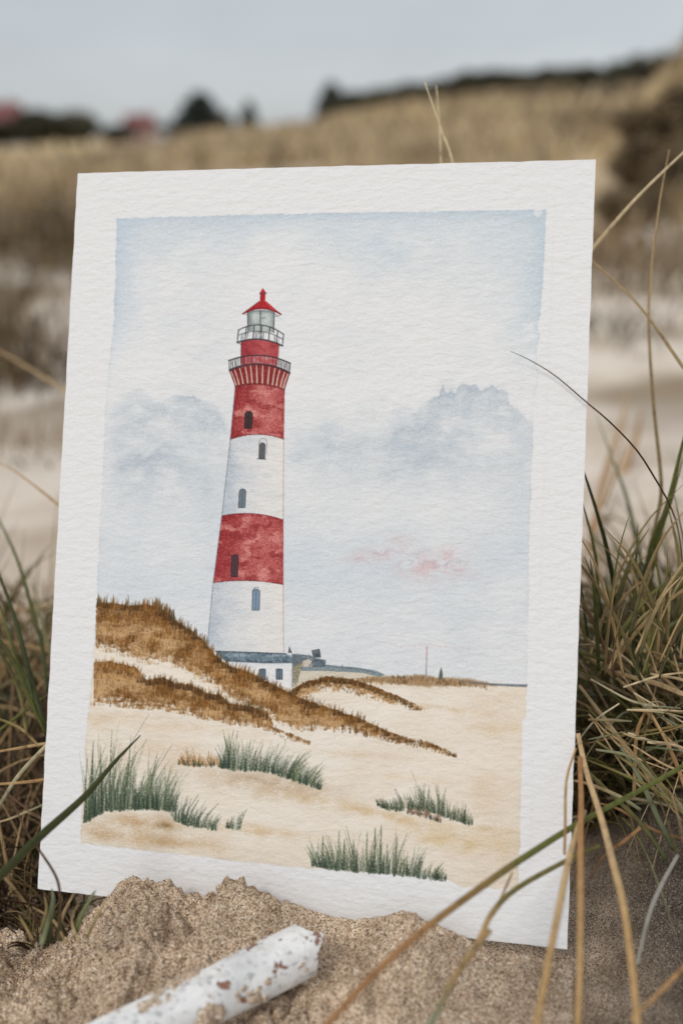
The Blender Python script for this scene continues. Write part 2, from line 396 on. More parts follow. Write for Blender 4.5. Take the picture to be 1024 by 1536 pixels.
# pink touches
for (cx, cy, rx, ry, a) in ((652, 850, 50, 18, 1.0), (572, 829, 28, 8, 0.85), (672, 836, 16, 13, 0.8), (545, 838, 24, 6, 0.6), (600, 812, 20, 10, 0.4)):
    wash(np.exp(-((CX - cx) / rx) ** 2 - ((CY - cy - 5 * n_fin) / ry) ** 2) * a * np.clip(0.65 + 1.4 * n_mid + 0.5 * n_gra, 0, 1), (211, 186, 187))
    wash(np.exp(-((CX - cx) / rx) ** 2 - ((CY - cy + ry * .4 - 6 * n_fin) / (ry * .5)) ** 2) * a * 0.45 * np.clip(n_fin * 2, 0, 1), (172, 160, 176))
stroke(arc([585, 640, 705], [970, 969, 975]), 2.2, 1.2, (216, 178, 178), 0.45, dry=0.8)
stroke(arc([625, 660, 690], [966, 968, 972]), 1.5, 1.0, (214, 170, 172), 0.4, dry=0.8)

# sand
hz = ip(CX, [120, 440, 500, 560, 630, 700, 790], [960, 1012, 1018, 1016, 1018, 1024, 1029])
SM = FM * np.clip(0.5 + (CY - hz) / 1.5, 0, 1)
wash(SM * (0.97 + 0.05 * n_fin), (228, 219, 206))
wash(SM * np.clip(0.35 + 0.9 * n_big + 0.35 * n_mid, 0, 1) * 0.5 * (1 + 0.4 * n_gra), (214, 196, 171))
wash(SM * sstep(1180, 1330, CY) * 0.35 * gran, (216, 200, 177))
wash(SM * sstep(600, 780, CX) * (1 - sstep(1150, 1300, CY)) * 0.35 * gran, (219, 200, 176))
def smear(cx, cy, rx, ry, rot, a, col, nn=1.0):
    c, s = math.cos(rot), math.sin(rot)
    u = (CX - cx) * c + (CY - cy) * s; v = -(CX - cx) * s + (CY - cy) * c
    wash(SM * np.exp(-(u / rx) ** 2 - ((v - 3 * n_mid * nn) / ry) ** 2) * a * 1.2 * np.clip(0.75 + 0.8 * n_mid + 0.35 * n_gra, 0, 1.2), col)
for q in ((215, 1234, 60, 12, 0.05, 0.75, (188, 152, 108)), (160, 1250, 50, 16, 0.1, 0.5, (190, 160, 122)), (260, 1262, 70, 10, 0.1, 0.6, (192, 156, 112)),
          (400, 1172, 80, 14, 0.12, 0.75, (186, 162, 134)), (430, 1190, 90, 18, 0.12, 0.4, (196, 172, 142)), (560, 1218, 150, 8, 0.2, 0.55, (206, 176, 134)),
          (690, 1262, 80, 14, 0.15, 0.7, (208, 182, 140)), (740, 1244, 40, 5, 0.1, 0.5, (202, 172, 128)), (640, 1060, 90, 4, 0.1, 0.5, (200, 170, 130)),
          (745, 1092, 40, 8, 0.0, 0.55, (214, 190, 156)), (755, 1050, 40, 12, 0, 0.3, (212, 190, 162)), (520, 1130, 90, 6, 0.08, 0.3, (204, 178, 142)), (720, 1180, 60, 25, 0, 0.3, (214, 192, 164)),
          (420, 1250, 60, 6, 0.1, 0.45, (206, 176, 136)), (365, 1240, 45, 8, 0.1, 0.5, (208, 176, 134)), (250, 1090, 120, 8, 0.05, 0.3, (212, 184, 146)), (600, 1165, 70, 5, 0.1, 0.35, (214, 188, 150)),
          (230, 1130, 80, 20, 0, 0.3, (214, 188, 152)), (180, 1075, 60, 8, 0, .3, (206, 176, 134))):
    smear(*q)
smear(330, 1108, 100, 10, 0.1, 0.4, (232, 222, 208)); smear(560, 1050, 70, 14, 0.3, 0.75, (232, 222, 208)); smear(700, 1140, 90, 16, 0.1, 0.5, (230, 220, 205)); smear(330, 1200, 60, 10, 0.1, .5, (230, 218, 200))
smear(247, 1237, 10, 4, 0, 0.8, (140, 112, 70))
# pigment line along the field's border
wash(FM * np.exp(-np.maximum(dF, 0) / 1.8) * 0.16 * np.clip(0.6 + n_mid, 0, 1), (120, 128, 140))

# distant strip: dunes, sea line, mast, little tree
def band(tx, ty, bx, by, col, alpha, rough=1.5, lab=None, xr=None, soft=1.2):
    t = ip(CX, tx, ty) - rough * n_fin; bb = ip(CX, bx, by) + rough * n_fin
    d = np.minimum(CY - t, bb - CY)
    if xr: d = np.minimum(d, np.minimum(CX - xr[0], xr[1] - CX))
    a = np.clip(0.5 + d / soft, 0, 1); wash(a * alpha, col)
    if lab is not None: LAB[a > 0.5] = lab
    return d
band([440, 520, 560, 585], [1008, 1008, 1010, 1013], [440, 560, 585], [1024, 1017, 1015], (200, 190, 172), 0.9, xr=(440, 580))
band([535, 560, 600, 632, 660, 700, 745], [1017, 1015, 1014, 1012, 1017, 1018, 1026], [535, 580, 640, 700, 745], [1022, 1024, 1030, 1029, 1029], (150, 118, 80), 0.85, 2, xr=(535, 745), soft=4)
for k in range(260):
    x = random.uniform(540, 730); y = float(np.interp(x, [540, 600, 640, 700, 730], [1018, 1018, 1018, 1022, 1026])) + random.uniform(-3, 7)
    stroke([(x, y + 2), (x + random.uniform(-1, 2), y - random.uniform(1, 4))], 1.8, 0.6, random.choice([(120, 86, 52), (164, 124, 84), (96, 82, 58), (186, 150, 112)]), 0.6)
stroke([(690, 1022), (720, 1025), (755, 1027), (789, 1028)], 1.5, 3.2, (96, 108, 116), 0.9, dry=0.2)
stroke([(735, 1027), (760, 1029), (789, 1030)], 1.5, 1.5, (76, 84, 92), 0.7, dry=0.4)
stroke([(640.2, 970), (639, 1014)], 1.0, 2.2, (150, 134, 140), 0.85); stroke([(640.2, 970), (640, 984)], 1.2, 1.2, (200, 130, 134), 0.8)
poly([(661.5, 1000), (664, 1010), (663.5, 1018), (658.5, 1018), (658.5, 1010)], (78, 92, 84), 0.9, rough=0.5)
for x in (590, 598, 606): poly([(x - 3, 1017), (x, 1012), (x + 3, 1017)], (96, 88, 66), 0.7)

# farm buildings right of the tower  (label 2)
poly([(440, 986), (463, 986), (456, 1000), (447, 1026), (439, 1031)], (142, 136, 112), 0.95, rough=0.8, tex=0.5, lab=2)
for k in range(60):
    x = random.uniform(440, 454); y = random.uniform(990, 1026); stroke([(x, y), (x + random.uniform(-3, 3), y - random.uniform(1, 4))], 1.6, 0.8, random.choice([(96, 96, 74), (170, 160, 130), (84, 88, 80)]), 0.6)
poly([(452, 1004), (492, 1000), (560, 1011), (545, 1016), (480, 1020), (446, 1027)], (206, 196, 178), 0.95, rough=0.8, tex=0.3, lab=2)
poly([(453, 1001), (490, 997), (540, 1002), (565, 1006), (577, 1012), (570, 1015), (545, 1009), (490, 1006), (452, 1006)], (124, 138, 144), 0.95, rough=0.7, tex=0.5, lab=2, edge=0.5)
poly([(438, 981), (466, 982), (470, 986), (489, 990), (488, 1000), (466, 1000), (470, 992), (462, 988), (448, 996), (440, 1000)], (98, 110, 118), 0.95, rough=0.6, tex=0.5, lab=2, edge=0.5)
poly([(455, 991), (463, 988), (470, 994), (468, 1001), (455, 1001)], (196, 184, 170), 0.9, rough=0.6, lab=2)
poly([(468, 975), (480, 973), (482, 986), (470, 986)], (72, 80, 88), 0.95, soft=1, lab=2, tex=0.3)
poly([(471.5, 976.5), (478, 975.5), (478.5, 979), (472, 980)], (118, 126, 132), 0.8)
poly([(433, 979), (434.5, 969), (439, 979)], (70, 78, 78), 0.9, lab=2)
stroke([(465, 998), (472, 990), (484, 992), (488, 999)], 2.0, 2.0, (70, 80, 88), 0.8, dry=0.3)
stroke([(514, 998), (514, 1004)], 1.4, 1.2, (110, 100, 104), 0.8)
stroke([(452, 1001.5), (490, 998), (540, 1003.5), (572, 1011)], 1.2, 1.0, (84, 98, 106), 0.8, dry=0.3)

# lighthouse (label 1)
LH = 1
yT = [583, 659, 774, 874, 963, 978]; xL = [353.6, 346.6, 334, 321, 312.5, 312]; xR = [427.4, 426.2, 425.7, 425.7, 426, 426.5]
slT = box(300, 560, 440, 1000)
tx_, ty_ = CX[slT], CY[slT]
le = ip(ty_, yT, xL) + 0.35 * n_fin[slT]; ri = ip(ty_, yT, xR) + 0.25 * n_fin[slT]
wT = np.clip((tx_ - le) / (ri - le), 0, 1)
def curve(mx): return np.polynomial.polynomial.polyval(wT, np.polyfit([0, 0.5, 1], mx, 2)[::-1])
y_top = curve([580, 573, 583]); y1 = curve([659.5, 652, 659.2]); y2 = curve([774, 770.5, 779.8]); y3 = curve([874, 871, 877]); y4 = curve([976, 977, 979])
inX = np.clip(np.minimum(tx_ - le, ri - tx_) / 0.9 + 0.5, 0, 1)
inside = inX * np.clip(ty_ - y_top + 0.5, 0, 1) * np.clip(y4 - ty_ + 0.5, 0, 1)
wash(inside, (226, 224, 221), slT)
g1, g2, g3 = n_mid[slT], n_fin[slT], n_gra[slT]
wash(inside * (np.exp(-wT / 0.26) * 0.95 + 0.12) * (1 + 0.6 * g1 + 0.4 * g3), (178, 187, 197), slT)
wash(inside * sstep(0.1, 0.5, g1) * 0.22 * (1 - wT), (190, 196, 204), slT)
wash(inside * np.exp(-(1 - wT) / 0.25) * 0.35, (230, 216, 200), slT)
hcrease = perlin(tx_ / 26, ty_ / 4.0, 131)
wash(inside * sstep(0.25, 0.6, hcrease) * 0.16, (168, 174, 184), slT)
for (a_, b_) in ((y_top, y1), (y2, y3)):
    m = inX * np.clip(ty_ - a_ + 0.5 + 0.4 * g2, 0, 1) * np.clip(b_ - ty_ + 0.5 + 0.3 * g2, 0, 1)
    wash(m, (188, 96, 92), slT)
    wash(m * (np.exp(-wT / 0.30) * 0.95 + 0.12) * (1 + 0.5 * g1), (146, 42, 46), slT)
    wash(m * np.exp(-((wT - 0.70) / 0.14) ** 2) * np.clip(0.45 + 0.8 * g1, 0, 1) * (0.75 if b_ is y1 else 0.3), (220, 142, 136), slT)
    wash(m * np.exp(-((wT - 0.5) / 0.25) ** 2) * np.clip(0.3 + 0.9 * g1, 0, 1) * 0.5, (206, 128, 124), slT)
    wash(m * sstep(0.12, 0.5, perlin(tx_ / 26, ty_ / 14, 133) + 0.45 * g2) * 0.62, (136, 40, 44), slT)
    wash(m * sstep(-0.1, -0.6, perlin(tx_ / 24, ty_ / 17, 135) + 0.35 * g2) * 0.7, (222, 150, 140), slT)
    wash(m * np.exp(-(1 - wT) / 0.05) * 0.5, (150, 50, 50), slT)
    wash(m * (np.exp(-np.maximum(ty_ - a_, 0) / 7) * 0.75 + np.exp(-np.maximum(b_ - ty_, 0) / 3) * 0.5) * (0.8 + 0.6 * g2), (140, 36, 40), slT)
    wash(m * 0.26 * np.clip(g3 * 1.3, 0, 1), (124, 36, 40), slT); wash(m * 0.2 * np.clip(-g3 * 1.3, 0, 1), (226, 150, 142), slT)
LAB[slT][inside > 0.5] = LH
# pencil outlines of the shaft
stroke(list(zip(xL, yT)), 1.3, 1.0, (92, 96, 104), 0.75, dry=0.35)
stroke(list(zip(xR, yT)), 1.1, 1.0, (150, 96, 92), 0.65, dry=0.35)
for ys_, xs_ in (((583, 576, 586), (353.6, 388, 427.4)), ((659.5, 652, 659.2), (346.6, 388, 426.2)), ((774, 770.5, 779.8), (334, 378, 425.7)), ((874, 871, 877), (321, 378, 425.7))):
    stroke(arc(xs_, ys_), 1.3, 1.1, (92, 36, 40), 0.7, dry=0.45, lab=LH)
# corbel under the lower gallery
top_c = arc([345, 388, 435.3], [555.5, 546, 559.5]); bot_c = arc([353.5, 388, 427.2], [580, 576, 585])
poly(top_c + bot_c[::-1], (158, 62, 62), 1.0, lab=LH, tex=0.0)
slc, dc = poly(top_c + bot_c[::-1], (118, 30, 36), 0.5, tex=0.9)
tops = [347, 352.5, 360, 368.5, 376.5, 385.5, 395, 405, 413.5, 420.5, 428, 433]
for k, xt in enumerate(tops):
    f_ = (xt - 345) / (435.3 - 345); xb = 353.5 + f_ * (427.2 - 353.5)
    yt = float(np.interp(xt, [p[0] for p in top_c], [p[1] for p in top_c])); yb = float(np.interp(xb, [p[0] for p in bot_c], [p[1] for p in bot_c]))
    stroke([(xt, yt + 2), ((xt + xb) / 2 + (0.5 - f_) * 1.5, (yt + yb) / 2), (xb, yb - 1)], 1.6, 2.4, (218, 190, 170), 0.95)
    stroke([(xt + 1.5, yt + 2), ((xt + xb) / 2 + 1.6, (yt + yb) / 2), (xb + 1.4, yb - 1)], 1.0, 1.0, (108, 40, 40), 0.6)
stroke([(344.8, 555), (354, 580)], 1.2, 1.2, (86, 34, 36), 0.8); stroke([(435.3, 559.4), (427, 585)], 1.2, 1.2, (86, 40, 40), 0.8)
stroke(bot_c, 2.2, 2.0, (96, 36, 38), 0.75, dry=0.3)
# upper drum
dt_ = arc([362.4, 391, 419.2], [513, 510, 516]); db_ = arc([362.4, 391, 416], [553, 546, 551])
poly(dt_ + db_[::-1], (174, 70, 74), 1.0, lab=LH)
sl = box(360, 505, 421, 556); xd = np.clip((CX[sl] - 362.4) / 56.8, 0, 1); dd = poly_sd(CX[sl], CY[sl], dt_ + db_[::-1]); md = np.clip(0.5 + dd, 0, 1)
wash(md * (np.exp(-xd / 0.25) * 0.7 + 0.2 * n_fin[sl]), (136, 42, 48), sl); wash(md * np.exp(-((xd - 0.6) / 0.2) ** 2) * 0.45, (198, 104, 104), sl); wash(md * sstep(0.1, 0.5, n_fin[sl]) * 0.4, (130, 40, 46), sl)
sl = box(360, 532, 421, 556); wash(np.clip(0.5 + poly_sd(CX[sl], CY[sl], arc([362, 391, 417], [537, 534.5, 538]) + db_[::-1]), 0, 1) * np.clip(0.4 + n_fin[sl], 0, 1) * 0.55, (222, 186, 182), sl)
stroke([(362.4, 513), (362.2, 550)], 1.0, 1.0, (86, 40, 44), 0.7); stroke([(419.2, 516), (417.5, 548)], 1.0, 1.0, (110, 50, 50), 0.6)
# lower gallery railing
INK = (52, 50, 54)
rt = arc([344, 388, 436.2], [541.5, 533.5, 545.5]); rb = arc([344.8, 388, 435.3], [555.5, 546.2, 559.5])
for a_ in (rt, rb): stroke(a_, 1.9, 1.9, INK, 0.92, lab=LH)
stroke(arc([344.8, 388, 435.3], [557.5, 548, 561.5]), 1.4, 1.4, (70, 34, 38), 0.7)
def on(a_, x): return float(np.interp(x, [p[0] for p in a_], [p[1] for p in a_]))
for x in (344.4, 347.5, 350, 353, 355.5, 358.5, 361.5, 366, 372.5, 378.5, 384.5, 391, 397.5, 403.5, 409.5, 415, 418.5, 421, 423.5, 426, 429, 431.5, 434, 435.8):
    stroke([(x, on(rt, x)), (x + random.uniform(-0.7, 0.7), on(rb, x))], 1.15, 1.0, INK if not 366 < x < 412 else (120, 60, 66), 0.85)
for x in (349, 354, 422, 427, 431): stroke([(x - 1.6, on(rt, x) + 2), (x + 1.8, on(rb, x) - 2)], 0.8, 0.8, INK, 0.6)
# lantern
poly([(371.7, 466), (412.5, 466), (411, 499), (373, 497)], (178, 186, 182), 1.0, lab=LH)
sl = box(370, 462, 414, 500); ml = np.clip(0.5 + poly_sd(CX[sl], CY[sl], [(371.7, 466), (412.5, 466), (411, 499), (373, 497)]), 0, 1)
wash(ml * np.exp(-((CX[sl] - 374) / 5) ** 2) * 0.75, (110, 122, 122), sl); wash(ml * np.exp(-((CX[sl] - 411) / 4) ** 2) * 0.6, (120, 130, 130), sl)
wash(ml * np.clip(n_fin[sl], 0, 1) * 0.5, (128, 142, 138), sl); wash(ml * np.exp(-((CX[sl] - 383) / 5) ** 2 - ((CY[sl] - 474) / 8) ** 2) * 0.5, (214, 218, 212), sl); wash(ml * np.exp(-((CX[sl] - 401) / 6) ** 2 - ((CY[sl] - 478) / 9) ** 2) * 0.5, (210, 216, 210), sl)
wash(ml * np.exp(-np.maximum(CY[sl] - 466, 0) / 2.4) * 0.8, (84, 98, 98), sl)
for x in (372, 391.2, 411.8): stroke([(x, 466), (x + (391 - x) * 0.03, 500)], 1.5, 1.4, (62, 68, 70), 0.85, lab=LH)
stroke([(392, 477.5), (398, 477)], 0.9, 0.7, (80, 86, 88), 0.7); stroke([(377, 486), (385, 485), (390, 487)], 0.8, 0.6, (110, 116, 118), 0.6)
# roof and finial
ev = arc([365, 393, 421.8], [471.5, 463.2, 472])
poly([(395, 449), (390, 452), (383, 457), (374, 464), (365, 470)] + ev + [(421.8, 471), (413, 464), (405.5, 457), (399, 452)], (178, 42, 46), 1.0, soft=0.9, lab=LH)
slr = box(362, 446, 425, 476); mm = np.clip(0.5 + poly_sd(CX[slr], CY[slr], [(395, 449), (390, 452), (383, 457), (374, 464), (365, 470)] + ev + [(421.8, 471), (413, 464), (405.5, 457), (399, 452)]), 0, 1)
wash(mm * np.exp(-((CX[slr] - 378) / 9) ** 2) * 0.45, (150, 34, 42), slr); wash(mm * np.exp(-((CX[slr] - 405 - (CY[slr] - 458) * 0.8) / 3.5) ** 2) * 0.5, (224, 96, 88), slr); wash(mm * np.clip(n_gra[slr], 0, 1) * 0.4, (132, 26, 34), slr)
stroke(ev, 2.0, 2.2, (126, 26, 34), 0.9, lab=LH); stroke(arc([369, 393, 417], [473, 466, 474]), 1.2, 1.2, (116, 124, 126), 0.8)
stroke([(420, 473.5), (416, 475), (413, 475)], 1.3, 1.0, (120, 110, 112), 0.8)
stroke([(365, 470.5), (383, 457), (394, 449.5)], 1.0, 1.0, (106, 26, 32), 0.6)
poly([(391, 441), (398.6, 441), (398.4, 451), (390.8, 451)], (178, 36, 42), 1.0, soft=0.9, lab=LH); stroke([(391.5, 441), (391.3, 450)], 1.4, 1.4, (116, 22, 30), 0.8)
poly([(394.6, 432.5), (399.6, 439.5), (390.4, 439.5)], (190, 44, 48), 1.0, soft=0.9, lab=LH)
stroke([(390.3, 440.3), (399.6, 440.3)], 1.8, 1.8, (70, 26, 32), 0.9, lab=LH)
# upper gallery railing
ut = arc([358.6, 391.4, 425.8], [495.5, 488, 502]); ub = arc([356.6, 393, 424.2], [514.2, 509.6, 519.2])
um = [((a[0] + c[0]) / 2, a[1] * 0.55 + c[1] * 0.45) for a, c in zip(ut, ub)]
stroke(ut, 1.5, 1.5, INK, 0.9, lab=LH); stroke(um, 1.1, 1.1, INK, 0.75, lab=LH); stroke(ub, 2.3, 2.0, INK, 0.92, lab=LH)
for i in (0, 4, 8, 12, 16, 20, 23): stroke([ut[i], ub[i]], 1.5, 1.3, INK, 0.9, lab=LH)
for k in range(22):
    i = random.randrange(1, 22); a_ = um[i]; c_ = ub[i]
    stroke([(a_[0] + random.uniform(-1, 1), a_[1]), (c_[0] + random.uniform(-2, 2), c_[1])], 0.9, 0.8, (84, 86, 92), 0.7)
stroke([(356.6, 514), (362, 517)], 1.4, 1.0, INK, 0.8); stroke([(424, 519), (419, 519.5)], 1.4, 1.0, INK, 0.8)
# windows of the tower
def window(x0, y0, x1, y1, col, lean=-1.5, arch=True):
    w = x1 - x0
    pts = [(x0 + lean, y1), (x1 + lean, y1), (x1, y0 + w * 0.3), ((x0 + x1) / 2 + w * 0.25, y0), ((x0 + x1) / 2 - w * 0.25, y0), (x0, y0 + w * 0.3)]
    poly(pts, col, 0.95, soft=0.9, edge=0.6)
    sl_ = box(x0 - 2, y0, x1 + 2, y1); m_ = np.clip(0.3 + poly_sd(CX[sl_], CY[sl_], pts) / 2.2, 0, 1)
    wash(m_ * np.clip(n_gra[sl_] * 1.2, 0, 1) * 0.7, np.array(col) + 46, sl_)
    stroke(pts + pts[:1], 1.3, 1.3, np.array(col) * 0.55, 0.8)
    stroke([((x0 + x1) / 2 + lean, y1 - 1), ((x0 + x1) / 2, y0 + 2)], 0.9, 0.9, np.array(col) * 0.5, 0.7)
window(368.6, 617.5, 379.4, 643, (58, 46, 48), -1.0)
poly([(389, 689), (400.5, 689), (401.5, 664), (399, 658.5), (392, 658), (389.5, 664)], (214, 214, 214), 0.8, edge=0.4); stroke([(389, 688), (389.5, 664), (392, 658), (399, 658.5), (401.5, 664), (400, 680)], 0.9, 0.8, (110, 108, 110), 0.7)
window(390.4, 665, 398.4, 688, (92, 94, 100), -0.6); stroke([(386.5, 688.6), (400, 689.4)], 1.1, 1.1, (70, 70, 74), 0.8)
window(360.2, 734, 369.7, 761.5, (104, 116, 126), -1.4); window(349.2, 832, 358.4, 865, (74, 56, 62), -1.2)
window(380, 884, 390.6, 915, (116, 140, 160), -0.8); stroke([(379.8, 886), (383, 881.5), (388.5, 881)], 1.0, 1.0, (90, 100, 110), 0.8)
# keeper's building at the foot (label 2): roof ring and white wall
poly([(352, 989), (439.5, 992), (438.5, 1034), (400, 1022), (362, 1005)], (224, 223, 222), 1.0, lab=2)
sl = box(350, 985, 442, 1036); mw = np.clip(0.5 + poly_sd(CX[sl], CY[sl], [(352, 989), (439.5, 992), (438.5, 1034), (400, 1022), (362, 1005)]), 0, 1)
wash(mw * np.exp(-np.maximum(CY[sl] - 992, 0) / 4) * 0.6, (176, 188, 202), sl); wash(mw * np.clip(n_fin[sl], 0, 1) * 0.3, (190, 198, 208), sl)
stroke([(439.3, 992), (438.5, 1032)], 1.1, 1.1, (110, 112, 118), 0.7)
rp = [(324, 976.5), (345, 977.5), (385, 978.5), (427, 980), (436, 983), (439.8, 988), (439, 993), (400, 993.5), (360, 991.5), (338, 990.5)]
poly(rp, (120, 138, 148), 1.0, rough=0.4, lab=2, edge=0.5, tex=0.0)
sl = box(320, 972, 444, 998); mr_ = np.clip(0.5 + poly_sd(CX[sl], CY[sl], rp), 0, 1)
wash(mr_ * np.clip(0.3 + n_fin[sl] * 1.2, 0, 1) * 0.8, (66, 84, 98), sl); wash(mr_ * np.exp(-((CY[sl] - 983) / 2.2) ** 2) * np.clip(0.5 + n_mid[sl], 0, 1) * 0.8, (182, 194, 200), sl); wash(mr_ * np.clip(n_gra[sl], 0, 1) * 0.6, (52, 66, 80), sl)
stroke([(324, 976.5), (385, 978.5), (430, 980.5)], 1.6, 1.4, (46, 56, 66), 0.85, dry=0.3); stroke([(340, 991), (400, 994), (439.5, 993.5)], 1.8, 1.6, (54, 66, 78), 0.85, dry=0.3)
for x in (390.2, 415.2):
    poly([(x, 1018.5), (x + 9, 1018.8), (x + 9, 1004), (x + 6, 1002.6), (x + 3, 1002.6), (x, 1004)], (96, 112, 124), 0.95, soft=0.9, edge=0.6)
    stroke([(x, 1018.5), (x, 1003.6), (x + 9, 1003.6), (x + 9, 1018.8), (x, 1018.5)], 1.2, 1.2, (56, 64, 76), 0.85); stroke([(x + 4.5, 1018), (x + 4.5, 1004)], 0.9, 0.9, (60, 70, 80), 0.7)

# marram dunes (label 3)
BR = [(104, 70, 36), (140, 100, 56), (84, 60, 34), (166, 122, 72), (72, 56, 36), (190, 152, 104), (124, 88, 50)]
def dune(tx, ty, bx, by, xr, n, hgt, lab=3, dark=0.0, fade=16):
    t = ip(CX, tx, ty) - 2.0 * n_fin; bb = ip(CX, bx, by) + 4.5 * n_fin + 2 * n_mid
    inx = np.clip(np.minimum(CX - xr[0], xr[1] - CX) / 1.5, 0, 1)
    d1 = CY - t; d2 = bb - CY; hh = np.maximum(bb - t, 1)
    a = FM * inx * np.clip(d1 / 1.5 + 0.5, 0, 1) * np.clip(d2 / np.minimum(5.0, hh * 0.3) + 0.4, 0, 1)
    q = np.clip(d1 / hh, 0, 1)
    a = a * np.clip((d2 + 8 * n_mid + 5 * n_fin) / 12.0, 0, 1) ** 0.8
    wash(a * 0.95, (172, 132, 88)); wash(a * np.clip(0.1 + 2.0 * n_mid + 0.6 * n_big, 0, 1) * 0.8, (206, 168, 122))
    wash(a * np.clip(0.15 - 2.0 * n_mid + 0.6 * n_fin, 0, 1) * 0.85, (128, 82, 36))
    wash(a * np.clip(-0.2 - 1.8 * n_big + 0.6 * n_fin, 0, 1) * 0.6, (98, 64, 30))
    wash(a * np.exp(-q / np.clip(0.17 + 0.14 * n_mid, 0.05, 1)) * (0.6 + dark), (92, 58, 24)); wash(a * sstep(0.65, 1.0, q) * 0.6 * np.clip(0.2 + 1.6 * n_fin, 0, 1), (98, 70, 42))
    wash(a * np.clip(n_gra * 1.3, 0, 1) * 0.28, (98, 64, 32)); wash(a * np.clip(-n_gra * 1.2, 0, 1) * 0.18, (220, 190, 150))
    if lab is not None: LAB[a > 0.5] = lab
    for k in range(n):
        x = random.uniform(xr[0] + 1, xr[1] - 1); y0 = float(np.interp(x, tx, ty)); y1_ = float(np.interp(x, bx, by))
        u = random.random() ** 1.5; y = y0 + u * (y1_ - y0)
        h_ = hgt * min(1, max(0.3, (y1_ - y0) / 26)) * random.uniform(0.4, 1.3) * (1.0 if u < 0.15 else 0.85); le_ = random.uniform(-0.15, 0.3) * h_
        nv_ = float(n_mid[min(Hc - 1, max(0, int((y - Y0) * S))), min(Wc - 1, max(0, int((x - X0) * S)))]) + random.gauss(0, 0.18)
        c_ = random.choice([(74, 50, 24), (96, 64, 28), (110, 74, 34)] if (nv_ < -0.05 or u < 0.12) else [(150, 104, 54), (176, 130, 76), (132, 90, 44)] if nv_ < 0.22 else [(200, 160, 108), (188, 146, 92), (160, 118, 68)])
        stroke([(x, y + 3), (x + le_ * 0.4, y + 3 - h_ * 0.6), (x + le_, y + 3 - h_)], random.uniform(1.3, 2.4), 0.5, c_, random.uniform(0.35, 0.75), lab=lab if u < 0.12 else None, dry=0.15)
smear(300, 1030, 120, 14, 0.45, 0.6, (232, 220, 202)); smear(180, 985, 60, 8, 0.1, 0.6, (232, 222, 206))
dune([430, 455, 490, 530, 560, 600, 634], [1040, 1024, 1014, 1019, 1029, 1045, 1062], [430, 450, 470, 490, 520, 560, 600, 634], [1046, 1050, 1040, 1034, 1036, 1048, 1057, 1064], (432, 633), 330, 7, dark=0.35)
dune([143, 165, 195, 215, 240, 262, 285, 305, 325, 345, 370, 400, 425, 440, 470, 500, 540, 570, 600, 640, 686], [905, 904, 909, 906, 911, 929, 944, 960, 984, 1000, 1006, 1022, 1034, 1042, 1054, 1064, 1077, 1092, 1104, 1112, 1132],
     [143, 165, 200, 220, 250, 280, 310, 330, 350, 380, 420, 450, 480, 510, 560, 600, 640, 686], [971, 975, 985, 992, 990, 1004, 1019, 1030, 1045, 1058, 1084, 1096, 1092, 1095, 1105, 1113, 1122, 1134], (144, 685), 1500, 12, dark=0.25)
dune([139, 160, 190, 205, 220, 245, 262, 290, 310, 330, 345, 380, 405, 412], [993, 991, 997, 1001, 1020, 1016, 1024, 1027, 1039, 1041, 1055, 1059, 1074, 1088], [139, 180, 200, 225, 250, 275, 300, 340, 380, 412], [1054, 1058, 1063, 1061, 1064, 1068, 1076, 1083, 1086, 1090], (141, 411), 620, 10)
dune([400, 430, 468], [1086, 1098, 1112], [400, 430, 468], [1093, 1108, 1115], (402, 467), 50, 5, lab=None)
def clump(x, y, n, h, wd, cols, al=0.7, lean=0.1):
    for k in range(n):
        dx = random.gauss(0, wd)
        if x + dx < float(np.interp(y, [890, 1000, 1110], [149, 142, 131])): continue
        hh_ = h * random.uniform(0.4, 1.1) * math.exp(-abs(dx) / (wd * 2.5)); le_ = (lean + dx / wd * 0.12 + random.uniform(-0.08, 0.08)) * hh_
        stroke([(x + dx, y + 2), (x + dx + le_ * 0.35, y + 2 - hh_ * 0.6), (x + dx + le_, y + 2 - hh_)], random.uniform(1.4, 2.6), 0.5, random.choice(cols), al * random.uniform(0.6, 1.0), lab=3, dry=0.15)
DKB = [(84, 54, 24), (70, 48, 26), (104, 68, 30), (62, 48, 30)]; MDB = [(140, 92, 40), (164, 112, 56), (120, 78, 34), (96, 66, 32)]; LTB = [(192, 148, 94), (178, 128, 72), (206, 168, 118)]
RX = [143, 165, 195, 215, 240, 262, 285, 305, 325, 345, 370, 400, 425, 440, 470, 500, 540, 570, 600, 640]; RY = [905, 904, 909, 906, 911, 929, 944, 960, 984, 1000, 1006, 1022, 1034, 1042, 1054, 1064, 1077, 1092, 1104, 1112]
for x in (150, 160, 172, 188, 204, 216, 229, 240, 246, 254, 262, 272, 283, 294, 305, 316, 327, 338, 350, 362, 374, 387, 400, 413, 425, 440, 455, 470, 486, 503, 520, 537, 552, 566, 580, 594, 608):
    y = float(np.interp(x, RX, RY)); e_ = 1.0 if x < 440 else 0.65 - 0.35 * (x - 440) / 170
    clump(x, y + 5, 16, random.uniform(11, 19) * e_, 5, DKB if random.random() < 0.7 else MDB, 0.75)
    clump(x + random.uniform(-5, 5), y + random.uniform(14, 26) * e_, 12, random.uniform(9, 15) * e_, 6, MDB, 0.55)
for k in range(46):
    x = random.uniform(150, 420); f_ = random.uniform(0.3, 0.8); y = float(np.interp(x, RX, RY)); yb = float(np.interp(x, [143, 165, 200, 220, 250, 280, 310, 330, 350, 380, 420], [971, 975, 985, 992, 990, 1004, 1019, 1030, 1045, 1058, 1084]))
    clump(x, y + f_ * (yb - y) + 6, 14, random.uniform(8, 16), 7, LTB if f_ < 0.55 and random.random() < 0.6 else MDB, 0.45)
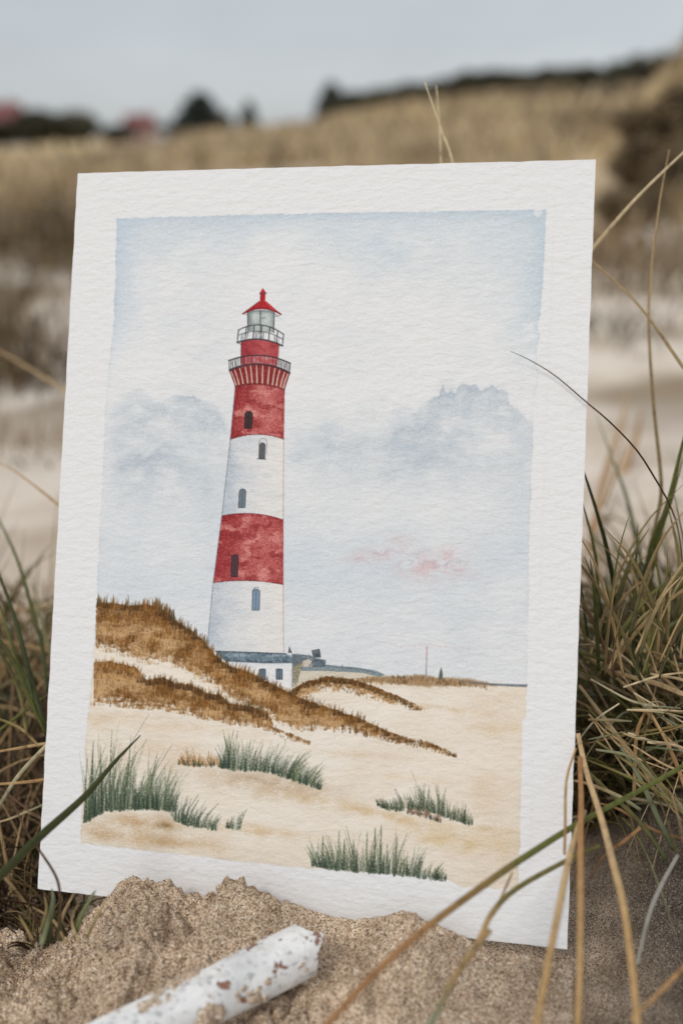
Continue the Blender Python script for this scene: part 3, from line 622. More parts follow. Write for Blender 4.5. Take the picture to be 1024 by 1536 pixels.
for x in range(146, 420, 9):     # feet of the upper dune, standing on sand
    y = float(np.interp(x, [143, 165, 200, 220, 250, 280, 310, 330, 350, 380, 420], [971, 975, 985, 992, 990, 1004, 1019, 1030, 1045, 1058, 1084]))
    clump(x + random.uniform(-4, 4), y + random.uniform(-3, 3), 9, random.uniform(6, 12), 4, MDB + LTB, 0.3)
TX = [139, 160, 190, 205, 220, 245, 262, 290, 310, 330, 345, 380, 405]; TY = [993, 991, 997, 1001, 1020, 1016, 1024, 1027, 1039, 1041, 1055, 1059, 1074]
BX = [139, 180, 200, 225, 250, 275, 300, 340, 380, 412]; BY = [1054, 1058, 1063, 1061, 1064, 1068, 1076, 1083, 1086, 1090]
for x in range(144, 408, 8):
    y = float(np.interp(x, TX, TY)); clump(x, y + 6, 15, random.uniform(10, 17), 4.5, (LTB + MDB) if x < 215 else DKB, 0.65)
    clump(x + 3, y + 22, 10, random.uniform(8, 14), 6, LTB if 150 < x < 210 else MDB, 0.5)
    y = float(np.interp(x, BX, BY)); clump(x + random.uniform(-4, 4), y + random.uniform(-5, 2), 10, random.uniform(7, 15), 4, MDB + LTB[:2], 0.38)
for x in range(440, 632, 8):
    y = float(np.interp(x, [430, 455, 490, 530, 560, 600, 634], [1040, 1024, 1014, 1019, 1029, 1045, 1062])); clump(x, y + 5, 12, random.uniform(7, 11) * (1 if x < 560 else 0.6), 4, DKB, 0.65)
for k in range(70):    # tall fringe on the ridge
    x = random.choice([random.uniform(146, 162), random.uniform(225, 262), random.uniform(165, 330), random.uniform(228, 262)])
    y = float(np.interp(x, [143, 165, 215, 240, 262, 285, 305, 325], [905, 904, 906, 911, 929, 944, 960, 984])); h_ = random.uniform(6, 15)
    stroke([(x, y + 4), (x + 0.5, y - h_ * 0.5), (x + random.uniform(-1, 2.5), y - h_)], 1.6, 0.5, random.choice([(92, 62, 28), (70, 62, 44), (128, 88, 44)]), 0.8, lab=3)
# green tufts (label 10..)
GRN = [(82, 96, 72), (102, 117, 92), (66, 80, 58), (138, 148, 126), (84, 94, 82), (112, 121, 88), (58, 67, 50)]
def gtuft(base, hx, hy, n, lean, lab, pal=GRN, w=2.6, alpha=0.8, dry=0.45):
    bx, by = [p[0] for p in base], [p[1] for p in base]
    for k in range(int(n * 0.9)):       # pale under-strokes
        x = max(126, random.uniform(bx[0] + 2, bx[-1] - 2)); y = float(np.interp(x, bx, by)) + random.uniform(-4, 0)
        h_ = float(np.interp(x, hx, hy)) * random.uniform(0.3, 0.75); l_ = float(np.interp(x, [bx[0], bx[-1]], lean)) * h_ + random.gauss(0, 0.1) * h_
        stroke([(x, y), (x + l_ * 0.3, y - h_ * 0.5), (x + l_, y - h_)], w * 2.0, 1.2, np.array(random.choice(pal)) * 0.75 + 45, 0.38, lab=lab, dry=0.5)
    for k in range(n):
        x = random.uniform(bx[0], bx[-1]); y = float(np.interp(x, bx, by)) + random.uniform(-3, 2.5)
        if x < 126: x += 4
        h_ = float(np.interp(x, hx, hy)) * random.uniform(0.45, 1.0)
        h_ *= 0.95 + 0.32 * math.sin(x * 0.21 + bx[0]); l_ = float(np.interp(x, [bx[0], bx[-1]], lean)) * h_ + random.gauss(0, 0.13) * h_
        stroke([(x, y), (x + l_ * 0.3, y - h_ * 0.5), (x + l_, y - h_)], w * random.choice([0.6, 0.9, 1.2, 1.7]), 0.6, random.choice(pal), alpha * random.uniform(0.4, 1.0), lab=lab, dry=dry)
    for k in range(int(n * 0.5)):
        x = random.uniform(bx[0], bx[-1]); y = float(np.interp(x, bx, by)) + random.uniform(-2, 2)
        h_ = float(np.interp(x, hx, hy)) * random.uniform(0.15, 0.4)
        stroke([(x, y + 1), (x + random.uniform(-2, 3), y - h_)], w, 0.8, random.choice([(50, 64, 50), (64, 80, 62), (56, 68, 60)]), 0.75, lab=lab, dry=0.3)
gtuft([(125, 1234), (140, 1224), (160, 1214), (230, 1211), (262, 1215), (266, 1217)], [122, 140, 168, 200, 230, 268], [92, 122, 112, 78, 74, 34], 150, (0.06, 0.28), 10, w=3.0)
for x, y, h_ in ((130, 1228, 92), (139, 1226, 112), (150, 1219, 66), (167, 1213, 118), (171, 1213, 92), (186, 1212, 50), (201, 1211, 62), (213, 1212, 40), (226, 1213, 62), (240, 1213, 46)):
    stroke([(x, y), (x - 1, y - h_ * .5), (x + 2, y - h_)], 4.2, 0.8, random.choice(GRN[:3]), 0.8, lab=10, dry=0.5)
gtuft([(258, 1222), (266, 1230), (290, 1238), (325, 1243)], [258, 275, 325], [40, 48, 28], 40, (0.25, 0.6), 11, w=3.0)
gtuft([(340, 1240), (352, 1243), (362, 1243)], [340, 362], [18, 30], 10, (0.1, 0.35), 12, w=2.6)
gtuft([(268, 1144), (290, 1147), (332, 1147)], [268, 285, 332], [12, 24, 18], 60, (-0.3, 0.1), None, pal=[(176, 126, 72), (150, 104, 56), (196, 150, 98), (120, 96, 60)], w=2.2)
gtuft([(331, 1148), (355, 1154), (380, 1154), (410, 1157), (440, 1168), (484, 1182)], [331, 352, 356, 380, 410, 440, 470, 484], [42, 54, 60, 44, 42, 40, 26, 12], 130, (-0.05, 0.75), 13, w=2.8)
gtuft([(566, 1208), (590, 1214), (622, 1212), (660, 1222), (708, 1237)], [566, 590, 620, 634, 640, 660, 690, 708], [9, 20, 34, 50, 42, 40, 26, 16], 110, (-0.45, 0.2), 14, pal=[(70, 88, 60), (92, 106, 78), (56, 66, 44), (118, 112, 80), (48, 56, 44)], w=2.4)
gtuft([(610, 1218), (640, 1224), (662, 1232)], [610, 640, 662], [8, 14, 8], 40, (-0.3, 0.4), None, pal=[(150, 108, 82), (120, 86, 64), (176, 136, 108), (96, 78, 56)], w=2.2)
gtuft([(468, 1296), (500, 1302), (540, 1306), (600, 1311), (640, 1316), (668, 1319)], [468, 500, 510, 540, 562, 570, 600, 640, 668], [30, 44, 54, 50, 56, 64, 50, 30, 16], 130, (-0.25, 0.35), 15, w=3.0)
for x, y, h_ in ((508, 1302, 56), (516, 1303, 44), (550, 1306, 58), (562, 1307, 66), (571, 1308, 70), (580, 1309, 44), (594, 1310, 56), (484, 1300, 46)):
    stroke([(x, y), (x, y - h_ * .6), (x + 1, y - h_)], 4.2, 1.6, random.choice(GRN[:3]), 0.75, lab=15, dry=0.5)
for k in range(60):     # dry-brush flecks along the tower's pencil and the foot of the dune
    pass
# pigment settling in the tooth of the paper
pig = np.clip((222 - C.mean(2)) / 80, 0, 1)
C -= (pig * 9 * n_gra + 2.0 * n_gra)[..., None]

# sample the board onto a grid in the sheet's own plane
u0, u1, v0, v1 = 0.060, 0.930, 0.046, 0.956
NU, NV = 740, 1080
uu = np.linspace(u0, u1, NU); vv = np.linspace(v0, v1, NV)
UU, VV = np.meshgrid(uu, vv)
Q = np.stack([UU.ravel(), VV.ravel(), np.ones(UU.size)], 0); Q = Hm @ Q
qx = Q[0] / Q[2] + 512; qy = Q[1] / Q[2] + 768
def sample(A, x, y):
    fx = np.clip((x - X0) * S - 0.5, 0, Wc - 1.001); fy = np.clip((y - Y0) * S - 0.5, 0, Hc - 1.001)
    ix = fx.astype(int); iy = fy.astype(int); tx = (fx - ix)[:, None]; ty = (fy - iy)[:, None]
    return (A[iy, ix] * (1 - tx) + A[iy, ix + 1] * tx) * (1 - ty) + (A[iy + 1, ix] * (1 - tx) + A[iy + 1, ix + 1] * tx) * ty
lumC = C.mean(2, keepdims=True); C = lumC + (C - lumC) * 0.94
pc = lin(sample(C, qx, qy)) * 1.05
edgef = np.minimum(np.minimum(UU - u0, u1 - UU) * 60, np.minimum(VV - v0, v1 - VV) * 60).ravel()
PAPL = lin(PAPER) * 1.05
ef = np.clip(edgef, 0, 1)[:, None]; pc = pc * ef + PAPL * (1 - ef)
def warp(u, v):       # the sheet bows a little
    return 0.0010 * np.sin(u * 3.1 + 0.2) * np.sin(v * 2.6 + 0.3) - 0.0008 * (1 - v) ** 2 * u

root = empty('watercolor_painting', label='white watercolor sheet painted with a red and white lighthouse, propped upright in sand', cat='painting')
mw_ = Matrix(((ax[0], ay[0], az[0], 0), (ax[1], ay[1], az[1], 0), (ax[2], ay[2], az[2], 0), (0, 0, 0, 1)))
origin = (BLc + BRc) / 2
mw_.translation = Vector(origin); root.matrix_world = mw_
def sheet_xyz(u, v, off):
    w = sO + np.outer(u, sU) + np.outer(v, sV) - origin
    return np.stack([w @ ax, w @ ay, w @ az + warp(u, v) + off], 1)

def paper_material(name, use_tint):
    m, nt, b = new_mat(name)
    b.inputs['Roughness'].default_value = 0.9; b.inputs['Specular IOR Level'].default_value = 0.2
    if use_tint:
        a = N(nt, 'ShaderNodeAttribute', attribute_name='paint'); base = a.outputs['Color']
    else:
        rgb = N(nt, 'ShaderNodeRGB'); rgb.outputs[0].default_value = (*PAPL, 1); base = rgb.outputs[0]
    tc = N(nt, 'ShaderNodeTexCoord')
    sp_ = noise_node(nt, 1500, 2, 0.6, tc.outputs['Object'])
    rr = ramp(nt, sp_.outputs[0], [(0.3, (0.955, 0.955, 0.95)), (0.6, (1, 1, 1))])
    L(nt, mixc(nt, 1.0, base, rr.outputs[0], 'MULTIPLY'), b.inputs['Base Color'])
    mp = N(nt, 'ShaderNodeMapping'); mp.inputs['Rotation'].default_value = (0, 0, -0.16); mp.inputs['Scale'].default_value = (0.62, 1.25, 1); L(nt, tc.outputs['Object'], mp.inputs['Vector'])
    na = noise_node(nt, 300, 3, 0.6, mp.outputs['Vector']); na.inputs['Distortion'].default_value = 0.15
    nb = noise_node(nt, 1100, 2, 0.6, tc.outputs['Object'], (0.8, 1.1, 1))
    nc = noise_node(nt, 120, 2, 0.5, mp.outputs['Vector'])
    b0 = bump(nt, b, nc.outputs[0], 0.0005, 0.15)
    b1 = bump(nt, b, nb.outputs[0], 0.00010, 0.5, b0)
    bump(nt, b, na.outputs[0], 0.00066, 0.9, b1)
    return m
m_paper = paper_material('cold_pressed_paper', False); m_paint = paper_material('watercolor_on_paper', True)

# slab
nu, nv = 60, 84
U2, V2 = np.meshgrid(np.linspace(0, 1, nu), np.linspace(0, 1, nv)); U2 = U2.ravel(); V2 = V2.ravel()
jx = np.where((U2 == 0) | (U2 == 1), 0.0012 * fbm(V2 * 25, U2 * 7, 2, 201), 0); jy = np.where((V2 == 0) | (V2 == 1), 0.0008 * fbm(U2 * 25, V2 * 5, 2, 202), 0)
fr = sheet_xyz(U2 + jx, V2 + jy, 0.0); bk = sheet_xyz(U2 + jx, V2 + jy, -0.00035)
ii = np.arange(nu * nv).reshape(nv, nu); ff = np.stack([ii[:-1, :-1], ii[1:, :-1], ii[1:, 1:], ii[:-1, 1:]], -1).reshape(-1, 4)
fb = ff[:, ::-1] + nu * nv
ring = np.concatenate([ii[0, :-1], ii[:-1, -1], ii[-1, :0:-1], ii[:0:-1, 0]]); rn = np.roll(ring, -1)
fs = np.stack([ring, rn, rn + nu * nv, ring + nu * nv], 1)
paper = mesh_obj('paper', np.concatenate([fr, bk]), np.concatenate([ff, fb, fs]), m_paper, root, smooth=False)
# picture and its painted motifs: one grid cut along the motifs' outlines
PV = sheet_xyz(UU.ravel(), VV.ravel(), 0.00005)
gi = np.arange(NU * NV).reshape(NV, NU)
gf = np.stack([gi[:-1, :-1], gi[1:, :-1], gi[1:, 1:], gi[:-1, 1:]], -1).reshape(-1, 4)
fcx = qx.reshape(NV, NU); fcy = qy.reshape(NV, NU)
mx_ = ((fcx[:-1, :-1] + fcx[1:, 1:]) / 2).ravel(); my_ = ((fcy[:-1, :-1] + fcy[1:, 1:]) / 2).ravel()
fl = LAB[np.clip(((my_ - Y0) * S).astype(int), 0, Hc - 1), np.clip(((mx_ - X0) * S).astype(int), 0, Wc - 1)]
def cut(name, mask, parent, label=None):
    f = gf[mask]; used, inv = np.unique(f, return_inverse=True)
    o = mesh_obj(name, PV[used], inv.reshape(-1, 4), m_paint, parent, smooth=True, tint=pc[used], attr='paint')
    if label: o['label'] = label
    return o
picture = cut('picture', fl == 0, root, 'pale painted sky and sand of the watercolor')
cut('painted_lighthouse', fl == 1, picture, 'painted red and white banded lighthouse')
cut('painted_house', fl == 2, picture, 'painted white house with grey roof')
cut('painted_dune', fl == 3, picture, 'painted dune covered in brown grass')
for lb in (10, 11, 12, 13, 14, 15): cut('painted_tuft', fl == lb, picture, 'painted green grass tuft')

# ------------------------------------------------------------------ grass
m_blade, nt, b = new_mat('grass_blade')
a = N(nt, 'ShaderNodeAttribute', attribute_name='tint')
nn = noise_node(nt, 330, 5, 0.68); rr = ramp(nt, nn.outputs[0], [(0.30, (0.52, 0.49, 0.45)), (0.42, (0.86, 0.85, 0.82)), (0.7, (1.2, 1.18, 1.12))])
L(nt, mixc(nt, 1.0, a.outputs['Color'], rr.outputs[0], 'MULTIPLY'), b.inputs['Base Color'])
b.inputs['Roughness'].default_value = 0.55; b.inputs['Specular IOR Level'].default_value = 0.22

def catmull(pts, n):
    p = np.asarray(pts, float); p = np.vstack([2 * p[0] - p[1], p, 2 * p[-1] - p[-2]])
    out = []; segs = len(p) - 3
    for i in range(n):
        t = i / (n - 1) * segs; k = min(int(t), segs - 1); t -= k
        a, b_, c, d = p[k:k + 4]
        out.append(0.5 * (2 * b_ + (c - a) * t + (2 * a - 5 * b_ + 4 * c - d) * t * t + (3 * b_ - a - 3 * c + d) * t ** 3))
    return np.array(out)

class MB:
    def __init__(self): self.v = []; self.f = []; self.c = []; self.n = 0
    def blade(self, pts, w, c0, c1, sides=5, flat=0.4, tip=0.15, base=0.8, hint=None, ends=None, csplit=(0.0, 1.0)):
        p = np.asarray(pts, float); n = len(p)
        tg = np.gradient(p, axis=0); tg /= np.linalg.norm(tg, axis=1)[:, None] + 1e-12
        if hint is None: hint = p.mean(0) - CAM
        hint = np.asarray(hint, float); hint = hint / np.linalg.norm(hint)
        sd = np.cross(tg, hint); sd /= np.linalg.norm(sd, axis=1)[:, None] + 1e-9
        up = np.cross(sd, tg)
        t = np.linspace(0, 1, n)
        prof = np.where(t < 0.35, base + (1 - base) * t / 0.35, 1 - (1 - tip) * np.clip((t - 0.35) / 0.65, 0, 1) ** 1.4) if ends is None else np.interp(t, [0, 0.5, 1], ends)
        r = w * 0.5 * prof
        ang = np.linspace(0, 2 * math.pi, sides, endpoint=False)
        V = p[:, None, :] + r[:, None, None] * (np.cos(ang)[None, :, None] * sd[:, None, :] + flat * np.sin(ang)[None, :, None] * up[:, None, :])
        tc_ = np.clip((t - csplit[0]) / (csplit[1] - csplit[0]), 0, 1)[:, None]; cc = np.asarray(c0)[None] * (1 - tc_) + np.asarray(c1)[None] * tc_
        cc = np.repeat(cc[:, None, :], sides, 1) * (0.92 + 0.16 * (np.arange(sides) % 2))[None, :, None]
        k = np.arange(n * sides).reshape(n, sides) + self.n
        q = np.stack([k[:-1], np.roll(k, -1, 1)[:-1], np.roll(k, -1, 1)[1:], k[1:]], -1).reshape(-1, 4)
        self.f += q.tolist(); self.f += [tuple(k[0][::-1]), tuple(k[-1])]
        self.v.append(V.reshape(-1, 3)); self.c.append(cc.reshape(-1, 3)); self.n += n * sides
    def build(self, name, parent=None, loc=None, mat=None):
        v = np.concatenate(self.v)
        if parent is not None: v = v - np.array(parent.location)
        elif loc is not None: v = v - np.array(loc)
        o = mesh_obj(name, v, self.f, mat or m_blade, parent, True, np.concatenate(self.c))
        if loc is not None and parent is None: o.location = loc
        return o

gc = dict(green=lin((94, 98, 48)), dgreen=lin((58, 63, 30)), olive=lin((112, 104, 60)), tan=lin((182, 155, 117)), dtan=lin((150, 124, 86)), gold=lin((174, 142, 98)),
          orange=lin((156, 116, 78)), pale=lin((206, 190, 158)), brown=lin((96, 72, 52)), grey=lin((150, 146, 138)), umber=lin((58, 44, 30)), sage=lin((126, 130, 104)))
def off_sheet(pts, front, gap=0.0035):     # keep a blade clear of the sheet, on its own side of it
    out = []
    for p in pts:
        rl = p - sO; u = rl @ sU / SW ** 2; v = rl @ sV / SH ** 2; d = rl @ az
        if -0.03 < u < 1.03 and -0.03 < v < 1.03:
            c = (CAM - sO) @ az
            if front and d < gap: p = CAM + (p - CAM) * ((gap - c) / (d - c))
            if not front and d > -gap: p = CAM + (p - CAM) * ((-gap - c) / (d - c))
        out.append(p)
    return np.array(out)
def curve3(pp, n=26, front=False):      # [(px, py, depth)...]
    return off_sheet(catmull([P(*q) for q in pp], n), front)
def one_blade(name, pp, wpx, c0, c1, parent=None, label=None, cat=None, group=None, front=False, **kw):
    pts = curve3(pp, 26, front); dm = np.mean([q[2] for q in pp])
    mb = MB(); mb.blade(pts, wpx / F * dm, gc[c0], gc[c1], sides=8, **kw)
    o = mb.build(name, parent, None if parent is not None else tuple(pts[0]))
    if label: tag(o, label, cat, group)
    return o
def fill(mb, n, area, hgt, wid, spread, pal, zfn=terr1, lean=(0, 0), seg=7, droop=0.5, sides=3):
    for k in range(n):
        x, y = area(); z = zfn(x, y) - 0.003
        h = hgt * random.uniform(0.35, 1.1); a = random.uniform(0, 2 * math.pi); s_ = spread * random.random() ** 0.7
        dx = math.cos(a) * s_ + lean[0]; dy = math.sin(a) * s_ + lean[1]; dr = droop * random.random() ** 2
        t = np.linspace(0, 1, seg)
        pts = np.stack([x + dx * h * (0.6 * t + 0.6 * t * t), y + dy * h * (0.6 * t + 0.6 * t * t), z + h * (t - dr * t ** 2.5)], 1)
        rl = pts - sO; uu_ = rl @ sU / SW ** 2; vv_ = rl @ sV / SH ** 2; dd_ = rl @ az
        if np.any((uu_ > -0.02) & (uu_ < 1.02) & (vv_ > -0.02) & (vv_ < 1.03) & (np.sign(dd_) != np.sign(dd_[0]))) or (dd_[0] > 0 and np.any((uu_ > -0.02) & (uu_ < 1.0) & (vv_ < 0.93))): continue
        c = random.choice(pal); e = random.choice(pal); f_ = random.uniform(0.7, 1.2)
        mb.blade(pts, wid * random.uniform(0.6, 1.2), gc[c] * f_, (gc[c] * 0.5 + gc[e] * 0.5) * f_, sides=sides, flat=0.55)

GRP_F = 'dry blades drooping across the sheet'
# --- right-hand tuft
rx, ry_ = G(955, 985)[:2]; rz = terr1(rx, ry_)
tr = empty('marram_tuft', (rx, ry_, rz), 'large dense green and straw marram tuft right of the painting', 'grass tuft', 'marram tufts beside the painting')
def area_r():
    while True:
        a, b_ = random.uniform(868, 1075), random.uniform(945, 1215)
        if b_ < 1240 - 0.35 * max(a - 960, 0):
            p = G(a, b_, 0.03 if b_ < 1120 else 0.01); s, t = st(p[0], p[1])
            if t < -0.012 or s > LS + 0.004: return p[0], p[1]
mb = MB(); fill(mb, 2600, area_r, 0.05, 0.0013, 1.0, ['dgreen', 'olive', 'green', 'umber', 'dtan', 'dgreen', 'brown', 'olive', 'umber', 'tan'], droop=0.8)
def area_r2():
    p = G(random.uniform(890, 1080), random.uniform(960, 1090), 0.03); return p[0], p[1]
fill(mb, 100, area_r2, 0.09, 0.0018, 0.75, ['olive', 'dgreen', 'dtan', 'green', 'tan', 'sage'], droop=0.6, sides=4, seg=9)
fill(mb, 620, area_r, 0.085, 0.0015, 1.5, ['dtan', 'tan', 'pale', 'brown', 'olive', 'sage', 'green'], droop=1.3, sides=4, seg=9)
th = mb.build('thatch', tr); th['kind'] = 'stuff'
RB = [  # pixel path root -> tip with depths
    ([(950, 985, .55), (962, 886, .53), (980, 813, .52), (1001, 756, .51), (1024, 662, .50), (1052, 560, .49)], 9.5, 'dgreen', 'green'),
    ([(958, 985, .56), (972, 890, .54), (990, 800, .53), (1008, 745, .52), (1036, 640, .51)], 6, 'green', 'olive'),
    ([(958, 990, .58), (968, 850, .57), (984, 780, .57), (991, 725, .56), (979, 602, .55), (972, 461, .54), (986, 320, .53), (1003, 224, .53)], 6, 'olive', 'tan'),
    ([(925, 960, .52), (922, 899, .51), (912, 834, .50), (897, 777, .49), (878, 717, .485), (860, 670, .48)], 7, 'dgreen', 'dgreen'),
    ([(962, 960, .62), (962, 860, .62), (951, 798, .63), (938, 743, .64), (915, 681, .66), (894, 623, .68)], 6.5, 'dgreen', 'sage'),
    ([(898, 930, .5), (895, 860, .5), (889, 816, .5), (877, 769, .495), (866, 735, .49)], 5, 'green', 'olive'),
    ([(905, 960, .5), (902, 925, .5), (894, 884, .5), (876, 834, .49)], 6, 'dgreen', 'dgreen'),
    ([(955, 955, .52), (962, 944, .52), (996, 907, .5), (1024, 876, .49), (1060, 845, .48)], 7, 'dgreen', 'green'),
    ([(1050, 960, .5), (1034, 870, .5), (1024, 808, .5), (1009, 735, .5)], 4, 'olive', 'brown'),
    ([(948, 990, .54), (975, 930, .53), (1005, 880, .52), (1040, 850, .5)], 6, 'green', 'olive'),
    ([(930, 975, .55), (945, 900, .55), (957, 850, .55), (962, 820, .55)], 4, 'brown', 'olive'),
    ([(940, 985, .52), (955, 925, .52), (968, 880, .52), (985, 845, .52)], 5, 'olive', 'tan'),
    ([(915, 975, .52), (905, 930, .52), (885, 890, .52)], 4.5, 'olive', 'dgreen'),
    ([(1000, 1010, .5), (1006, 950, .5), (1020, 900, .5), (1032, 870, .5)], 5, 'dgreen', 'olive'),
    ([(970, 1000, .5), (985, 960, .49), (1010, 935, .48), (1040, 925, .47)], 7, 'olive', 'sage'),
    ([(1030, 1000, .52), (1010, 930, .52), (1000, 880, .53), (996, 840, .53)], 4, 'dgreen', 'olive'),
]
for pp, w, a_, c_ in RB: pp = [(a, b_, 0.425 + (d - 0.425) * (0.62 if d < 0.6 else 0.8)) for a, b_, d in pp]; one_blade('blade', pp, w, a_, c_, tr)
DRY = [
    ([(1060, 1052, .44), (1024, 1041, .44), (983, 1025, .45), (927, 1009, .46), (872, 978, .47)], 8, 'tan', 'tan'),
    ([(1035, 1052, .46), (1015, 1035, .46), (957, 986, .47), (895, 950, .48)], 5.5, 'dtan', 'tan'),
    ([(1060, 1250, .40), (1024, 1217, .41), (950, 1136, .43), (905, 1077, .44), (868, 1028, .45)], 9, 'sage', 'tan'),
    ([(950, 1197, .42), (953, 1113, .43), (960, 1082, .43), (971, 1061, .43)], 6, 'dtan', 'orange'),
    ([(1030, 1195, .41), (1022, 1168, .42), (1002, 1119, .42), (971, 1061, .43)], 6.5, 'orange', 'gold'),
    ([(1024, 1000, .47), (985, 985, .47), (957, 968, .48)], 5, 'dtan', 'pale'),
    ([(875, 985, .455), (900, 1000, .455), (940, 1030, .45), (975, 1062, .45), (1015, 1095, .44)], 5, 'olive', 'tan'),
    ([(880, 968, .47), (910, 970, .47), (950, 966, .47)], 4, 'tan', 'dtan'),
    ([(1040, 1085, .42), (980, 1095, .43), (925, 1105, .44), (880, 1115, .44)], 4, 'olive', 'dtan'),
    ([(960, 1215, .40), (927, 1194, .40), (879, 1175, .405), (851, 1170, .395)], 5.5, 'sage', 'gold'),
    ([(1010, 1275, .395), (985, 1225, .4), (960, 1170, .41), (930, 1120, .42)], 8, 'dgreen', 'sage'),
    ([(1000, 1290, .39), (960, 1235, .4), (920, 1195, .41), (885, 1160, .42)], 7, 'dgreen', 'olive'),
    ([(1045, 1240, .39), (990, 1190, .4), (930, 1160, .41), (880, 1140, .42)], 5, 'olive', 'olive'),
    ([(1030, 1260, .40), (980, 1245, .4), (930, 1215, .41), (900, 1205, .41)], 5, 'brown', 'orange'),
]
for pp, w, a_, c_ in DRY: one_blade('dry_blade', pp, w, a_, c_, tr, ends=(0.9, 1.0, 0.5))
for k in range(54):
    x0_, y0_ = random.uniform(880, 1035), random.uniform(950, 1030); d0 = random.uniform(.425, .47); ln_ = random.uniform(70, 250); le_ = random.gauss(0.1, 0.5)
    c_ = random.choice(['dgreen', 'green', 'olive', 'dtan', 'dgreen', 'tan', 'brown', 'olive'])
    one_blade('blade', [(x0_, y0_, d0), (x0_ + le_ * ln_ * .25, y0_ - ln_ * .4, d0), (x0_ + le_ * ln_ * .6, y0_ - ln_ * .75, d0), (x0_ + le_ * ln_ * 1.05, y0_ - ln_, d0)], random.uniform(2.6, 7), c_, random.choice(['olive', 'green', 'tan', 'dtan']), tr)
for k in range(30):
    x0_, y0_ = random.uniform(875, 990), random.uniform(960, 1130); d0 = 0.45 - (y0_ - 960) * 0.00022; ln_ = random.uniform(50, 140) * random.choice([1, 1, 1, -0.7]); sl_ = random.uniform(-0.35, 1.3) * (1 if ln_ > 0 else -1); bw_ = random.uniform(0.15, 0.85)
    one_blade('dry_blade', [(x0_, y0_, d0), (x0_ + ln_ * .5, y0_ + ln_ * sl_ * bw_, d0 - .004), (x0_ + ln_, y0_ + ln_ * sl_, d0 - .012)], random.uniform(2.5, 5.5), random.choice(['dtan', 'tan', 'olive', 'pale', 'sage', 'dgreen']), random.choice(['tan', 'olive', 'dtan', 'sage']), tr, ends=(0.7, 1.0, 0.4))
# fallen stalks on the dark sand
for k, (pp, w, a_, c_, lb) in enumerate([
    ([(1016, 1282, .39), (990, 1330, .375), (972, 1375, .365), (955, 1445, .35)], 6.5, 'grey', 'grey', 'pale grey dead stalk lying on the dark sand at right'),
    ([(1060, 1420, .345), (1024, 1452, .34), (985, 1492, .33), (945, 1530, .32)], 8, 'orange', 'gold', 'orange straw stalk in the lower right corner on sand'),
    ([(962, 1240, .40), (935, 1262, .395), (905, 1285, .39), (884, 1318, .38)], 6, 'orange', 'brown', 'short rusty stalk lying beside the sheet corner below the big tuft')]):
    one_blade('fallen_stalk', pp, w, a_, c_, None, lb, 'dry stalk', 'fallen stalks on the sand', ends=(0.9, 1, 0.7))
# long blades in front of the sheet, lower right
FG = [
    ([(866, 1100, .40), (879, 1158, .385), (901, 1227, .37), (918, 1292, .355), (934, 1357, .34), (947, 1450, .325), (957, 1560, .305)], 10.5, 'tan', 'gold', 'rightmost of the three straw blades hanging at the sheet corner, bent outward'),
    ([(869, 1135, .39), (871, 1200, .375), (870, 1243, .365), (870, 1341, .345), (869, 1450, .325), (865, 1560, .305)], 10, 'orange', 'gold', 'straight vertical straw blade along the right edge of the sheet'),
    ([(876, 1215, .375), (856, 1275, .36), (839, 1357, .345), (823, 1438, .33), (800, 1560, .305)], 11, 'tan', 'gold', 'straw blade crossing the lower right corner of the white sheet, slanting down left'),
    ([(1040, 1140, .40), (960, 1185, .39), (869, 1234, .375), (800, 1277, .365), (740, 1317, .355), (640, 1391, .34), (560, 1462, .325), (470, 1560, .305)], 10.5, 'green', 'orange', 'long green blade turning orange, crossing the bottom right of the sheet'),
    ([(900, 1268, .375), (853, 1289, .37), (774, 1333, .36), (738, 1369, .352), (721, 1404, .345), (703, 1440, .338)], 8.5, 'olive', 'gold', 'brown bent blade below the long green one, ending in sand'),
    ([(735, 1395, .338), (691, 1451, .33), (656, 1516, .315), (630, 1565, .305)], 11, 'dtan', 'sage', 'short grey green blade leaning out of the sand at bottom'),
    ([(863, 1122, .395), (849, 1171, .385), (847, 1243, .372), (846, 1282, .366)], 4.5, 'gold', 'orange', 'thin orange stem standing against the right edge of the sheet'),
    ([(768, 1308, .366), (752, 1345, .36), (740, 1372, .352)], 4.5, 'tan', 'pale', 'small faint straw sprig in front of the bottom margin'),
]
for pp, w, a_, c_, lb in FG: one_blade('grass_blade', pp, w, a_, c_, None, lb, 'grass blade', GRP_F, front=True, ends=(0.75, 1.0, 0.9), csplit=(0.45, 0.75))
one_blade('thin_stem', [(1026, 870, .47), (1017, 798, .46), (1003, 756, .45), (980, 715, .435), (954, 675, .425), (915, 634, .415), (875, 600, .41), (830, 562, .405), (790, 538, .405), (765, 527, .405)], 2.9, 'brown', 'umber', None,
          'thin dark stem arching over the right margin onto the painted sky', 'grass stem', front=True, tip=0.2)
one_blade('grass_blade', [(-40, 1350, .34), (0, 1314, .355), (59, 1256, .375), (128, 1194, .39), (173, 1142, .40), (211, 1103, .405)], 13, 'dgreen', 'dgreen', None,
          'broad dark green blade crossing the lower left corner of the sheet', 'grass blade', front=True, tip=0.12, base=0.95)
one_blade('thin_stem', [(18, 1201, .385), (45, 1256, .38), (57, 1272, .38), (82, 1310, .375), (90, 1338, .372), (90, 1380, .37), (84, 1410, .368)], 4.2, 'brown', 'umber', None,
          'thin curved dark stem hooking round the lower left corner of the sheet', 'grass stem', front=True, ends=(0.5, 1, 1))
